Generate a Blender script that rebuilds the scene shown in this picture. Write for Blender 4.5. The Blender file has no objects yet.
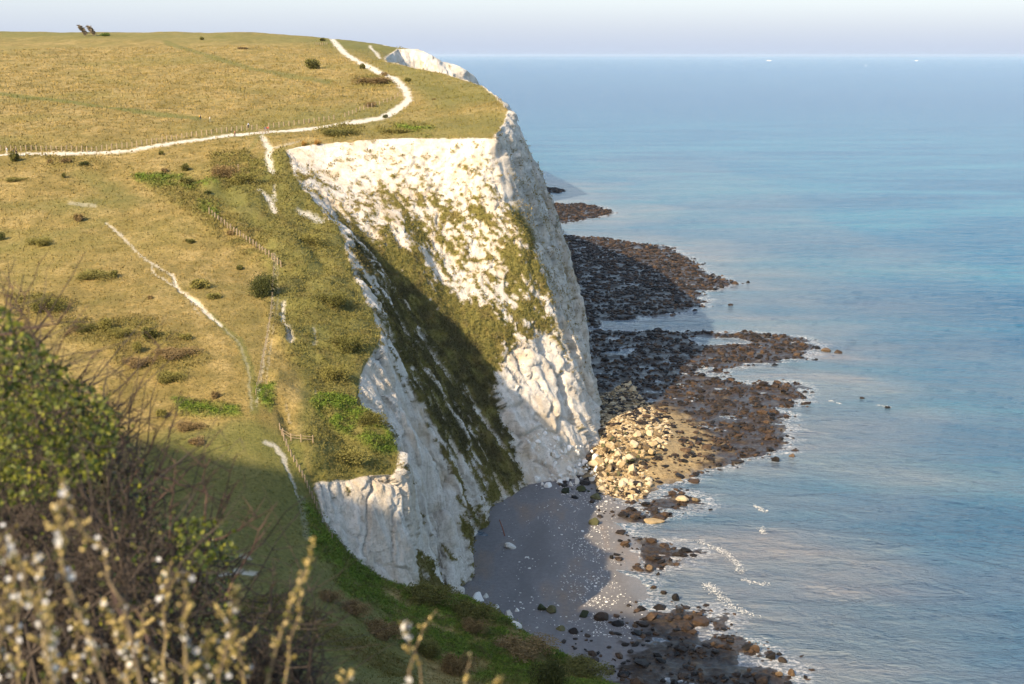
import bpy, bmesh, math, random
import numpy as np
from mathutils import Vector, Matrix
from mathutils.geometry import delaunay_2d_cdt
from mathutils.bvhtree import BVHTree
random.seed(7); RNG = np.random.default_rng(7)
scene = bpy.context.scene
COL = scene.collection
rad = math.radians

# ------------------------------------------------------------------ camera, world, sun, exposure
F = 1334.0; CAMZ = 110.0; PITCH = math.atan(287.0/F)
cam_data = bpy.data.cameras.new('camera'); cam = bpy.data.objects.new('camera', cam_data); COL.objects.link(cam)
cam.location = (0, 0, CAMZ); cam.rotation_euler = (math.pi/2-PITCH, 0, 0)
cam_data.sensor_width = 36; cam_data.lens = F/1024*36
cam_data.clip_start = .1; cam_data.clip_end = 300000
cam_data.dof.use_dof = True; cam_data.dof.focus_distance = 330; cam_data.dof.aperture_fstop = 3.3
scene.camera = cam
SUN_AZ = rad(37)      # direction the light TRAVELS, from +Y towards +X
HAZE = 1.0e-5
SUN_EL = rad(33)
L = Vector((math.sin(SUN_AZ)*math.cos(SUN_EL), math.cos(SUN_AZ)*math.cos(SUN_EL), -math.sin(SUN_EL)))
sd = bpy.data.lights.new('sun', 'SUN'); so = bpy.data.objects.new('sun', sd); COL.objects.link(so)
sd.energy = 4.9; sd.angle = rad(.6); sd.color = (1.0, .80, .55)
so.rotation_euler = L.to_track_quat('-Z', 'Y').to_euler(); so.location = (-200, -300, 300)
world = bpy.data.worlds.new('World'); scene.world = world; world.use_nodes = True
wn = world.node_tree.nodes; wl = world.node_tree.links
sky = wn.new('ShaderNodeTexSky'); sky.sky_type = 'NISHITA'; sky.sun_disc = False
sky.sun_elevation = SUN_EL; sky.sun_rotation = math.atan2(-L.x, -L.y)
sky.air_density = 1.0; sky.dust_density = 1.5; sky.ozone_density = 3.0; sky.altitude = 100
bg = wn['Background']; bg.inputs[1].default_value = .15
# the band of air near the horizon is paler and more even than the clear sky model: blend by elevation
tc = wn.new('ShaderNodeTexCoord'); sx_ = wn.new('ShaderNodeSeparateXYZ'); wl.new(tc.outputs['Generated'], sx_.inputs[0])
el = wn.new('ShaderNodeValToRGB'); el.color_ramp.elements[0].position = .0; el.color_ramp.elements[0].color = (.9, .9, .9, 1); el.color_ramp.elements[1].position = .16; el.color_ramp.elements[1].color = (0, 0, 0, 1)
wl.new(sx_.outputs['Z'], el.inputs[0])
pal = wn.new('ShaderNodeMix'); pal.data_type = 'RGBA'; wl.new(el.outputs[0], pal.inputs[0]); warm = wn.new('ShaderNodeMix'); warm.data_type = 'RGBA'; warm.blend_type = 'MULTIPLY'; warm.inputs[0].default_value = 1; wl.new(sky.outputs[0], warm.inputs[6]); warm.inputs[7].default_value = (1.12*1.3, 1.0*1.3, .86*1.3, 1); wl.new(warm.outputs[2], pal.inputs[6]); pal.inputs[7].default_value = (2.12, 2.47, 3.25, 1)
wl.new(pal.outputs[2], bg.inputs[0])
scene.view_settings.view_transform = 'Standard'; scene.view_settings.look = 'None'
scene.view_settings.exposure = 0.82; scene.view_settings.gamma = 1; scene.view_settings.use_curve_mapping = False

# ------------------------------------------------------------------ pixel <-> world helpers
cp, sp = math.cos(PITCH), math.sin(PITCH)
def ray(px, py):
    X = (px-512)/F; U = (342-py)/F
    return Vector((X, cp+U*sp, -sp+U*cp))
def PY(px, py, Y):
    d = ray(px, py); t = Y/d.y
    return (d.x*t, Y, CAMZ+d.z*t)
def PZ(px, py, z=0.0):
    d = ray(px, py); t = (z-CAMZ)/d.z
    return (d.x*t, d.y*t, z)
def project(V):
    x, y, z = V[:, 0], V[:, 1], V[:, 2]-CAMZ
    depth = y*cp - z*sp; up = y*sp + z*cp
    d = np.maximum(depth, .5)
    return 512+F*x/d, 342-F*up/d, depth

# ------------------------------------------------------------------ noise (vectorised gradient noise)
def _hash(ix, iy, iz, s):
    h = (ix.astype(np.int64)*73856093) ^ (iy.astype(np.int64)*19349663) ^ (iz.astype(np.int64)*83492791) ^ (s*2654435761)
    h = (h ^ (h >> 13)) * 1274126177
    h = (h ^ (h >> 16)) & 0xffffffff
    return h
_G = np.random.default_rng(3).normal(size=(256, 3)); _G /= np.linalg.norm(_G, axis=1)[:, None]
def noise(x, y, z, s=0):
    x, y, z = np.broadcast_arrays(np.asarray(x, float), np.asarray(y, float), np.asarray(z, float))
    ix, iy, iz = np.floor(x), np.floor(y), np.floor(z)
    fx, fy, fz = x-ix, y-iy, z-iz
    ux, uy, uz = [f*f*f*(f*(f*6-15)+10) for f in (fx, fy, fz)]
    out = 0
    for dx in (0, 1):
        for dy in (0, 1):
            for dz in (0, 1):
                g = _G[_hash(ix+dx, iy+dy, iz+dz, s) & 255]
                v = g[..., 0]*(fx-dx)+g[..., 1]*(fy-dy)+g[..., 2]*(fz-dz)
                w = (ux if dx else 1-ux)*(uy if dy else 1-uy)*(uz if dz else 1-uz)
                out = out+v*w
    return out*1.5
def fbm(x, y, z, o=4, s=0, g=.5, ridged=False):
    a = 1; r = 0; t = 0
    for i in range(o):
        n = noise(x*2**i, y*2**i, z*2**i, s+i*17)
        if ridged: n = 1-2*np.abs(n)
        r = r+a*n; t += a; a *= g
    return r/t
def cells(x, y, z, s=0):
    """cellular noise: one random value per cell and the distance to the crack between cells"""
    ix, iy, iz = np.floor(x), np.floor(y), np.floor(z); d1 = np.full(x.shape, 9.); d2 = d1.copy(); v1 = np.zeros(x.shape)
    for a in (-1, 0, 1):
        for b in (-1, 0, 1):
            for c in (-1, 0, 1):
                h = _hash(ix+a, iy+b, iz+c, s); r0 = (h & 1023)/1023.; r1 = ((h >> 10) & 1023)/1023.; r2 = ((h >> 20) & 1023)/1023.
                d = np.sqrt((ix+a+r0-x)**2+(iy+b+r1-y)**2+(iz+c+r2-z)**2); m = d < d1
                d2 = np.where(m, d1, np.minimum(d2, d)); v1 = np.where(m, ((h >> 5) & 255)/255., v1); d1 = np.where(m, d, d1)
    return v1, d2-d1
def sstep(a, b, x):
    t = np.clip((x-a)/(b-a), 0, 1); return t*t*(3-2*t)

# polygon / stroke masks, in the plane in which the outline was measured
def poly_sd(px, py, poly):
    P = np.array(poly, float); n = len(P)
    d2 = np.full(px.shape, 1e18); ins = np.zeros(px.shape, bool)
    for i in range(n):
        a = P[i]; b = P[(i+1) % n]; ab = b-a
        t = np.clip(((px-a[0])*ab[0]+(py-a[1])*ab[1])/max(ab@ab, 1e-9), 0, 1)
        d2 = np.minimum(d2, (px-a[0]-t*ab[0])**2+(py-a[1]-t*ab[1])**2)
        c = (a[1] > py) != (b[1] > py)
        if a[1] != b[1]:
            ins ^= c & (px < (b[0]-a[0])*(py-a[1])/(b[1]-a[1])+a[0])
    d = np.sqrt(d2); return np.where(ins, d, -d)
def near_box(px, py, pts, m):
    P = np.array(pts, float)[:, :2]; a = P.min(0)-m; b = P.max(0)+m
    return (px > a[0]) & (px < b[0]) & (py > a[1]) & (py < b[1])
def line_d(px, py, pts, w=None):
    P = np.array(pts, float); d = np.full(px.shape, 1e9); ww = np.ones(px.shape)
    for i in range(len(P)-1):
        a = P[i, :2]; b = P[i+1, :2]; ab = b-a
        t = np.clip(((px-a[0])*ab[0]+(py-a[1])*ab[1])/max(ab@ab, 1e-9), 0, 1)
        q = np.hypot(px-a[0]-t*ab[0], py-a[1]-t*ab[1])
        if P.shape[1] > 2: q = q/(P[i, 2]*(1-t)+P[i+1, 2]*t)
        d = np.minimum(d, q)
    return d      # in units of width when the third column gives half widths

# ------------------------------------------------------------------ materials
def newmat(name, rough=.9, spec=.2):
    m = bpy.data.materials.new(name); m.use_nodes = True
    nt = m.node_tree; b = nt.nodes['Principled BSDF']
    b.inputs['Roughness'].default_value = rough; b.inputs['Specular IOR Level'].default_value = spec
    return m, nt, b
def N(nt, t, **k):
    n = nt.nodes.new(t)
    for a, v in k.items(): setattr(n, a, v)
    return n
def noise_node(nt, scale, detail=4, rough=.55, vec=None, dist=0):
    n = N(nt, 'ShaderNodeTexNoise'); n.inputs['Scale'].default_value = scale; n.inputs['Detail'].default_value = detail
    n.inputs['Roughness'].default_value = rough; n.inputs['Distortion'].default_value = dist
    if vec is not None: nt.links.new(vec, n.inputs['Vector'])
    return n.outputs['Fac']
def ramp(nt, fac, stops):
    r = N(nt, 'ShaderNodeValToRGB'); e = r.color_ramp.elements
    while len(e) < len(stops): e.new(.5)
    for i, (p, c) in enumerate(stops):
        e[i].position = p; e[i].color = (*c, 1) if not isinstance(c, (int, float)) else (c, c, c, 1)
    nt.links.new(fac, r.inputs[0]); return r.outputs[0]
def mix(nt, fac, a, b, mode='MIX'):
    m = N(nt, 'ShaderNodeMix', data_type='RGBA', blend_type=mode); m.clamp_factor = True
    for s, v in ((m.inputs[0], fac), (m.inputs[6], a), (m.inputs[7], b)):
        if isinstance(v, (int, float)): s.default_value = v
        elif isinstance(v, tuple): s.default_value = (*v, 1)
        else: nt.links.new(v, s)
    return m.outputs[2]
def math_n(nt, op, a, b=None, clamp=False):
    m = N(nt, 'ShaderNodeMath', operation=op); m.use_clamp = clamp
    for s, v in zip(m.inputs, (a, b)):
        if v is None: continue
        if isinstance(v, (int, float)): s.default_value = v
        else: nt.links.new(v, s)
    return m.outputs[0]
def mapping(nt, scale=(1, 1, 1), rot=(0, 0, 0)):
    g = N(nt, 'ShaderNodeNewGeometry'); m = N(nt, 'ShaderNodeMapping')
    m.inputs['Scale'].default_value = scale; m.inputs['Rotation'].default_value = rot
    nt.links.new(g.outputs['Position'], m.inputs['Vector']); return m.outputs[0]
def bump(nt, b, h, strength, dist):
    n = N(nt, 'ShaderNodeBump'); n.inputs['Strength'].default_value = strength; n.inputs['Distance'].default_value = dist
    nt.links.new(h, n.inputs['Height']); nt.links.new(n.outputs[0], b.inputs['Normal'])
def attr(nt, name):
    a = N(nt, 'ShaderNodeAttribute', attribute_name=name)
    s = N(nt, 'ShaderNodeSeparateColor'); nt.links.new(a.outputs['Color'], s.inputs[0]); return s.outputs
def simple(name, col, rough=.9, var=.25, scale=3.0, spec=.2):
    m, nt, b = newmat(name, rough, spec)
    n = noise_node(nt, scale, 4, .6, mapping(nt))
    dk = tuple(c*(1-var) for c in col); lt = tuple(min(1, c*(1+var)) for c in col)
    nt.links.new(ramp(nt, n, [(.3, dk), (.7, lt)]), b.inputs['Base Color']); return m

# ------------------------------------------------------------------ mesh helpers
def mesh_obj(name, V, Fc, mats, parent=None, smooth=True, mat_index=None):
    me = bpy.data.meshes.new(name)
    V = np.asarray(V, np.float32); Fc = np.asarray(Fc, np.int32); k = Fc.shape[1]
    me.vertices.add(len(V)); me.vertices.foreach_set('co', V.ravel())
    me.loops.add(Fc.size); me.loops.foreach_set('vertex_index', Fc.ravel())
    me.polygons.add(len(Fc)); me.polygons.foreach_set('loop_start', np.arange(0, Fc.size, k, dtype=np.int32))
    me.polygons.foreach_set('loop_total', np.full(len(Fc), k, np.int32))
    me.polygons.foreach_set('use_smooth', np.full(len(Fc), bool(smooth)))
    if mat_index is not None: me.polygons.foreach_set('material_index', mat_index.astype(np.int32))
    me.update(calc_edges=True)
    for m in (mats if isinstance(mats, (list, tuple)) else [mats]): me.materials.append(m)
    o = bpy.data.objects.new(name, me); COL.objects.link(o)
    if parent is not None: o.parent = parent
    return o
def set_attr(o, name, A):
    a = o.data.attributes.new(name, 'FLOAT_COLOR', 'POINT')
    B = np.ones((len(A), 4), np.float32); B[:, :A.shape[1]] = A; a.data.foreach_set('color', B.ravel())
def tag(o, label=None, cat=None, group=None, kind=None):
    if label: o['label'] = label
    if cat: o['category'] = cat
    if group: o['group'] = group
    if kind: o['kind'] = kind
    return o
def empty(name, loc=(0, 0, 0), rz=0, label=None, cat=None, group=None):
    o = bpy.data.objects.new(name, None); COL.objects.link(o); o.location = loc; o.rotation_euler = (0, 0, rz)
    o.empty_display_size = .2
    return tag(o, label, cat, group)
def copy_tree(o, parent=None):
    c = o.copy(); COL.objects.link(c)
    if parent is not None: c.parent = parent
    for ch in list(o.children): copy_tree(ch, c)
    return c

# ================================================================== LAND
CP = []; CE = []      # control points (world) and constrained edges
CREASE = set()
def add(p):
    CP.append(tuple(p)); return len(CP)-1
def chain(pts, crease=False, closed=False):
    ids = [p if isinstance(p, int) else add(p) for p in pts]
    for a, b in zip(ids[:-1], ids[1:]):
        CE.append((a, b))
        if crease: CREASE.add((min(a, b), max(a, b)))
    return ids
# rows of the open hillside: image row -> distance
ROWS = [(680, 140), (620, 155), (560, 172), (500, 192), (440, 207), (390, 225), (340, 247), (290, 278), (240, 312), (190, 352), (158, 386), (140, 408),
        (118, 460), (100, 520), (80, 620), (60, 745), (45, 890), (34, 1050)]
RX = {680: [-400, -200, 0, 200, 330], 620: [-400, -200, 0, 200, 310], 560: [-400, -200, 0, 200, 270], 500: [-400, -200, 0, 150, 270],
      440: [-400, -200, 0, 150, 270, 330], 390: [-400, -200, 0, 150, 270, 310], 340: [-400, -200, 0, 150, 270, 320], 290: [-400, -200, 0, 150, 250, 310],
      240: [-400, -200, 0, 100, 200, 290], 190: [-400, -200, 0, 100, 200, 255], 158: [-400, -200, 0, 100, 200, 255], 140: [-500, -200, 0, 100, 200, 280],
      118: [-500, -200, 0, 100, 200, 300, 400, 455], 100: [-500, -200, 0, 100, 200, 300, 400, 460], 80: [-500, -200, 0, 100, 200, 300, 400, 455],
      60: [-500, -200, 0, 100, 200, 300, 350], 45: [-500, -200, 0, 100, 200, 300, 345], 34: []}
for py, Y in ROWS:
    for px in RX[py]: add(PY(px, py, Y))
for px, py, Y in ((-500, 30, 1050), (-200, 28, 1050), (0, 28, 1050), (100, 28.5, 1050), (200, 29, 1050), (300, 33, 1020), (350, 38, 990), (385, 41, 985)): add(PY(px, py, Y))
for x in (-900, -600, -400, -250): add((x, 1500, 100)); add((x, 2200, 60))
# near spur: cliff-top edge
E = chain([PY(285, 150, 388), PY(300, 186, 362), PY(325, 213, 345), PY(345, 238, 328), PY(353, 272, 305), PY(366, 305, 285), PY(384, 333, 268),
           PY(378, 347, 258), PY(362, 372, 245), PY(357, 402, 234), PY(382, 428, 226), PY(399, 447, 222), PY(398, 473, 213), PY(345, 481, 207), PY(312, 485, 203)], crease=True)
FT = chain([E[-1], PY(322, 525, 199), PY(340, 552, 200), PY(372, 577, 203), PY(411, 591, 207)], crease=True)
# green slope edge above the beach
T = chain([FT[-1], PY(440, 590, 212), PY(480, 606, 205), PY(520, 629, 195), PY(560, 651, 186), PY(640, 686, 176), (27, 150, 30), (32, 110, 48), (34, 60, 66), (34, 0, 84), (34, -80, 84)], crease=False)
def base(px, py, z=1.5, zz=-2.5):
    p = PZ(px, py, z); return (p[0], p[1], zz)
B = chain([(-10.5, 240, -2), base(452, 588), base(476, 562), base(470, 540), base(484, 520), base(492, 505), base(511, 495), base(527, 482)])
TB = chain([B[0], (-3, 233, -2), (6, 220, -2), (14, 208, -2), (24, 196, -2), (34, 182, -2), (44, 150, -2), (56, 110, -2), (64, 50, -2), (66, 0, -2), (66, -80, -2)])
CE.append((T[0], B[0]))
CE.append((E[12], B[0])) if False else None
# spur ravine
Vl = chain([E[1], PY(337, 206, 364), PY(356, 236, 356), PY(377, 272, 350), PY(412, 322, 345), PY(452, 367, 341), PY(486, 407, 338), PY(508, 445, 335), B[-1]])
# facets of the near cliff
AR = chain([E[7], PY(397, 385, 251), PY(421, 430, 248), PY(444, 465, 252), PY(450, 510, 253), PY(452, 550, 253.5), B[1]])
for p in (PY(405, 440, 238), PY(402, 480, 230), PY(418, 520, 240), PY(430, 500, 246), PY(432, 550, 247), PY(414, 560, 236),
          PY(385, 340, 276), PY(400, 340, 298), PY(376, 298, 308), PY(368, 262, 326), PY(420, 395, 285), PY(438, 400, 302), PY(444, 432, 276), PY(470, 450, 303), PY(480, 490, 291),
          PY(460, 480, 272), PY(476, 525, 286), PY(497, 470, 315), PY(400, 372, 270)): add(p)
for px, py, Y in ((330, 500, 203.5), (365, 510, 206), (390, 500, 209), (350, 545, 203), (395, 560, 207.5)): add(PY(px, py, Y))
# headland: top edge of the front face, and the seaward edge running away
H = chain([E[0], PY(312, 144, 392), PY(341, 141, 395), PY(380, 139, 397), PY(420, 138, 397), PY(460, 139, 396), PY(494, 138, 393)], crease=True)
S = chain([H[-1], PY(508, 119, 418), PY(509, 106, 452), PY(499, 95, 492), PY(481, 82, 560), PY(440, 71, 625), PY(392, 60, 700), PY(388, 59, 760), PY(386, 57, 840), PY(388, 53, 895)], crease=True)
FC = chain([S[-1], PY(400, 47, 935), PY(418, 48, 945), PY(430, 51, 940), PY(432, 60, 962), PY(452, 64, 958), PY(467, 67, 952), PY(468, 73, 975), PY(477, 75, 972), PY(478, 80, 985), (-45, 1150, 92), (-90, 1500, 80), (-200, 2300, 40)], crease=True)
add(PY(390, 44, 985)); add((-110, 1050, 118)); add((-75, 1060, 108))
HB = chain([B[-1], base(560, 480), base(590, 474), base(602, 456), base(612, 425), (27.5, 425, -2), (24, 480, -2), (20, 540, -2), (14, 600, -2), (0, 660, -2), (-20, 720, -2), (-40, 780, -2), (-50, 850, -2), (-52, 900, -2),
            (-50, 918, -2), (-22, 925, -2), (-14, 960, -2), (2, 985, -2), (8, 1010, -2), (-10, 1150, -2), (-50, 1500, -2), (-150, 2300, -2)])
FR = chain([H[-1], PY(503, 195, 387), PY(525, 230, 382), PY(545, 268, 378), PY(554, 330, 372), PY(577, 395, 364), HB[3]])
for p in (PY(400, 200, 381), PY(450, 200, 386), PY(350, 180, 383), PY(312, 170, 384), PY(430, 262, 369), PY(482, 282, 369), PY(522, 305, 371), PY(450, 322, 357), PY(500, 350, 358),
          PY(530, 382, 357), PY(541, 430, 346), PY(575, 440, 350), PY(400, 262, 358), PY(410, 232, 366), PY(540, 345, 369), PY(500, 405, 345),
          PY(523, 150, 430), PY(545, 210, 430), PY(572, 260, 432), PY(586, 310, 430), PY(600, 380, 424), PY(570, 330, 398), PY(590, 400, 392), PY(530, 200, 405), PY(555, 268, 403),
          PY(510, 150, 405), (3, 500, 72), (12, 500, 40), (-4, 560, 70), (8, 560, 35), (-18, 640, 60), (-48, 740, 60), (-62, 840, 55)): add(p)
# slope between the bowl and the sea edge
for p in (PY(300, 560, 180), PY(330, 600, 166), PY(370, 600, 187), PY(400, 640, 170), PY(450, 680, 163), PY(460, 640, 182), PY(520, 684, 172), PY(300, 520, 190), PY(296, 480, 200),
          PY(330, 540, 188), PY(420, 610, 190), (10, 150, 36), (10, 110, 52), (14, 60, 74), (18, 20, 92), (20, -10, 96)): add(p)
# grass above the spur (slumped bench)
for p in (PY(300, 460, 206), PY(340, 455, 214), PY(330, 420, 222), PY(345, 380, 240), PY(300, 400, 225), PY(340, 330, 262), PY(300, 340, 252), PY(320, 280, 290),
          PY(290, 280, 294), PY(310, 235, 322), PY(280, 200, 350), PY(275, 170, 372), PY(270, 150, 386), PY(275, 240, 318)): add(p)
# the hill the camera stands on, and an unseen shoulder behind and left of it, shaped to cast shade
for p in ((0, 0, 108.3), (-2, 4, 107.2), (3, 4, 106.6), (-8, 10, 104.5), (0, 12, 102), (8, 10, 102), (-30, 35, 91), (0, 35, 86), (-62, 60, 100), (-20, 70, 68), (0, 80, 62), (-45, 100, 54),
          (-80, 100, 72), (-20, 110, 48), (-10, -30, 112), (10, -30, 108), (0, -90, 118), (-40, 0, 112), (-80, 20, 138), (-100, 60, 133), (-128, 65, 158), (-155, 50, 170), (-112, 22, 172), (-130, 0, 192), (-160, 20, 196), (-100, -25, 166),
          (-190, 60, 174), (-250, 60, 192), (-200, -80, 215), (-150, -60, 205), (-60, -80, 140), (-150, 95, 126), (-230, 115, 124), (-320, 60, 170), (-400, -100, 170), (-300, 155, 84), (-400, 185, 76), (-110, 125, 66), (-170, 145, 68), (-500, 300, 80)): add(p)
add((-560, 700, 115)); add((-700, 500, 100)); add((-900, 1000, 120)); add((-700, -80, 120)); add((-900, 400, 90))
PTS = np.array(CP, float)
res = delaunay_2d_cdt([Vector((p[0], p[1])) for p in CP], CE, [], 0, 1e-4)
v2, e2, f2, ov, oe, of = res
V0 = np.zeros((len(v2), 3))
for i, (v, o) in enumerate(zip(v2, ov)):
    if o: V0[i] = PTS[o[0]]
    else:
        print('WARNING crossing at', v)
        V0[i] = (v.x, v.y, 50)
T0 = np.array([list(f) for f in f2])
remap = {}
for i, o in enumerate(ov):
    for k in o: remap[k] = i
A_ = V0[T0]; cr = np.cross(A_[:, 1]-A_[:, 0], A_[:, 2]-A_[:, 0])
T0[cr[:, 2] < 0] = T0[cr[:, 2] < 0][:, ::-1]
cre = {(min(remap[a], remap[b]), max(remap[a], remap[b])) for a, b in CREASE}
# regions in plan
def plan(ids): return [PTS[i][:2] for i in ids]
cen = V0[T0].mean(1)
near_poly = plan(E[1:])+plan(FT[1:])+plan(B)+plan(Vl[::-1])[1:-1]
head_poly = plan(E[:2])+plan(Vl[1:])+plan(HB[1:13])+plan(S[::-1])[0:]+plan(H[::-1])[1:]
far_poly = plan(FC[:12])+plan(HB[13:][::-1])+[PTS[HB[12]][:2]]
REG = np.zeros(len(T0), int)
REG[poly_sd(cen[:, 0], cen[:, 1], far_poly) > 0] = 3
REG[poly_sd(cen[:, 0], cen[:, 1], head_poly) > 0] = 2
REG[poly_sd(cen[:, 0], cen[:, 1], near_poly) > 0] = 1
# drop slabs that lie wholly under the beach
low = (V0[T0][:, :, 2] < -1).all(1)
land_poly = [PTS[i][:2] for i in (TB[::-1][:-1]+B+HB[1:])]+[(-3000, 4000), (-3000, -1000)]
low |= (poly_sd(cen[:, 0], cen[:, 1], land_poly) < 0)
T0 = T0[~low]; REG = REG[~low]

def refine(V, Tt, R, crease, thresh, infr, maxit=12):
    for it in range(maxit):
        px, py, dep = project(V)
        E_ = np.sort(np.concatenate([Tt[:, [0, 1]], Tt[:, [1, 2]], Tt[:, [2, 0]]]), 1)
        key = E_[:, 0].astype(np.int64)*len(V)+E_[:, 1]
        uk, inv = np.unique(key, return_inverse=True)
        a = uk//len(V); b = uk % len(V)
        dist = np.minimum(np.linalg.norm(V[a]-[0, 0, CAMZ], axis=1), np.linalg.norm(V[b]-[0, 0, CAMZ], axis=1))
        l3 = np.linalg.norm(V[a]-V[b], axis=1)*F/np.maximum(dist, 4)
        lp = np.hypot(px[a]-px[b], py[a]-py[b])
        mx = (px[a]+px[b])/2; my = (py[a]+py[b])/2; rr = lp/2+20
        vis = (mx > -rr) & (mx < 1024+rr) & (my > -rr) & (my < 684+rr) & (dep[a] > 1) & (dep[b] > 1)
        ln = np.where(vis, np.maximum(np.minimum(lp, l3), .33*l3), l3/infr)
        mark = ln > thresh
        if not mark.any(): break
        mid = np.full(len(uk), -1, np.int64); ids = np.nonzero(mark)[0]
        mid[ids] = len(V)+np.arange(len(ids))
        V = np.vstack([V, (V[a[ids]]+V[b[ids]])/2])
        if crease is not None:
            ck = crease[0]; n_old = crease[1]
            # crease edges as keys in old numbering
            isc = np.isin(uk, ck) if n_old == crease[1] else None
            olda, oldb = a[isc & ~mark], b[isc & ~mark]
            sa, sb, sm = a[isc & mark], b[isc & mark], mid[isc & mark]
            na = np.concatenate([olda, sa, sb]); nb = np.concatenate([oldb, sm, sm])
            lo = np.minimum(na, nb); hi = np.maximum(na, nb)
            crease = (lo.astype(np.int64)*len(V)+hi, len(V))
        n = len(Tt); m = mid[inv].reshape(3, n).T      # m[:,0] on 01, 1 on 12, 2 on 20
        k = (m >= 0)
        cnt = k.sum(1); out = []; outr = []
        def em(t, r): out.append(t); outr.append(r)
        s = cnt == 0; em(Tt[s], R[s])
        s = cnt == 3; t = Tt[s]; q = m[s]; r = R[s]
        for c in ((t[:, 0], q[:, 0], q[:, 2]), (q[:, 0], t[:, 1], q[:, 1]), (q[:, 2], q[:, 1], t[:, 2]), (q[:, 0], q[:, 1], q[:, 2])): em(np.stack(c, 1), r)
        for j in range(3):
            s = (cnt == 1) & k[:, j]; t = np.roll(Tt[s], -j, 1); q = m[s][:, j]; r = R[s]
            em(np.stack((t[:, 0], q, t[:, 2]), 1), r); em(np.stack((q, t[:, 1], t[:, 2]), 1), r)
            s = (cnt == 2) & ~k[:, j]; t = np.roll(Tt[s], -j, 1); q = np.roll(m[s], -j, 1); r = R[s]   # edges 12 and 20 split
            em(np.stack((q[:, 1], t[:, 2], q[:, 2]), 1), r)
            em(np.stack((t[:, 0], t[:, 1], q[:, 1]), 1), r); em(np.stack((t[:, 0], q[:, 1], q[:, 2]), 1), r)
        Tt = np.concatenate(out); R = np.concatenate(outr)
    return V, Tt, R, crease
def vnormals(V, Tt):
    A_ = V[Tt]; cr = np.cross(A_[:, 1]-A_[:, 0], A_[:, 2]-A_[:, 0])
    n = np.zeros_like(V)
    for i in range(3):
        for c in range(3): n[:, c] += np.bincount(Tt[:, i], cr[:, c], len(V))
    return n/np.maximum(np.linalg.norm(n, axis=1), 1e-9)[:, None]
def lap(V, Tt, w, it):
    E_ = np.unique(np.sort(np.concatenate([Tt[:, [0, 1]], Tt[:, [1, 2]], Tt[:, [2, 0]]]), 1), axis=0)
    deg = np.bincount(E_[:, 0], minlength=len(V))+np.bincount(E_[:, 1], minlength=len(V))
    for _ in range(it):
        s = np.zeros_like(V)
        for c in range(3):
            s[:, c] = np.bincount(E_[:, 0], V[E_[:, 1], c], len(V))+np.bincount(E_[:, 1], V[E_[:, 0], c], len(V))
        V = V+(s/np.maximum(deg, 1)[:, None]-V)*w[:, None]
    return V
lo = np.array([a for a, b in cre], np.int64); hi = np.array([b for a, b in cre], np.int64)
crease = (lo*len(V0)+hi, len(V0))
V, TT, R, crease = refine(V0, T0, REG, crease, 14.0, 8.0)
w = np.full(len(V), .6)
cv = np.unique(np.concatenate([crease[0]//crease[1], crease[0] % crease[1]])); w[cv] = .05
# keep cliffs crisper than grass
isC = np.zeros(len(V), bool); isC[np.unique(TT[R > 0])] = True
w[isC & (w > .1)] = .35
E_ = np.concatenate([TT[:, [0, 1]], TT[:, [1, 2]], TT[:, [2, 0]]])
Vs = lap(V, TT, w, 14)
V, TT, R, _ = refine(Vs, TT, R, None, 2.9, 20.0)
print('land verts', len(V), 'tris', len(TT))
NRM = vnormals(V, TT)
VB = V.copy()      # before displacement: masks are measured on it
PX, PYY, DEP = project(VB)
# ------------------------------------------------------------------ ground cover masks, fixed to the surface
X, Y, Z = VB.T
wx = fbm(X/7, Y/7, Z/7, 3, 5)*7; wy = fbm(X/7, Y/7, Z/7, 3, 9)*7
wsc = sstep(900, 200, DEP)*.8+.2
frx = fbm(X/1.3, Y/1.3, Z/1.3, 3, 83)*3; fry = fbm(X/1.3, Y/1.3, Z/1.3, 3, 84)*3
qx = PX+wx*wsc; qy = PYY+wy*wsc
onC = np.zeros(len(V), bool); onC[np.unique(TT[R > 0])] = True
regv = np.zeros(len(V), int)
for r in (3, 2, 1): regv[np.unique(TT[R == r])] = r
def pm(poly, soft=4):
    k = near_box(qx, qy, poly, soft+2); o = np.zeros(len(qx)); o[k] = sstep(-soft, soft, poly_sd(qx[k], qy[k], poly)); return o
cliff_f = onC.astype(float)
E2 = np.concatenate([TT[:, [0, 1]], TT[:, [1, 2]], TT[:, [2, 0]]])
def blur(a, it):
    deg = np.bincount(E2[:, 0], minlength=len(V))+np.bincount(E2[:, 1], minlength=len(V))
    for _ in range(it):
        a = .5*a+.5*(np.bincount(E2[:, 0], a[E2[:, 1]], len(V))+np.bincount(E2[:, 1], a[E2[:, 0]], len(V)))/np.maximum(deg, 1)
    return a
cl_s = blur(cliff_f, 5)
edge_n = fbm(X/2.2, Y/2.2, Z/2.2, 3, 31)
chalk = sstep(.40, .62, cl_s+edge_n*.35)
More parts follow.
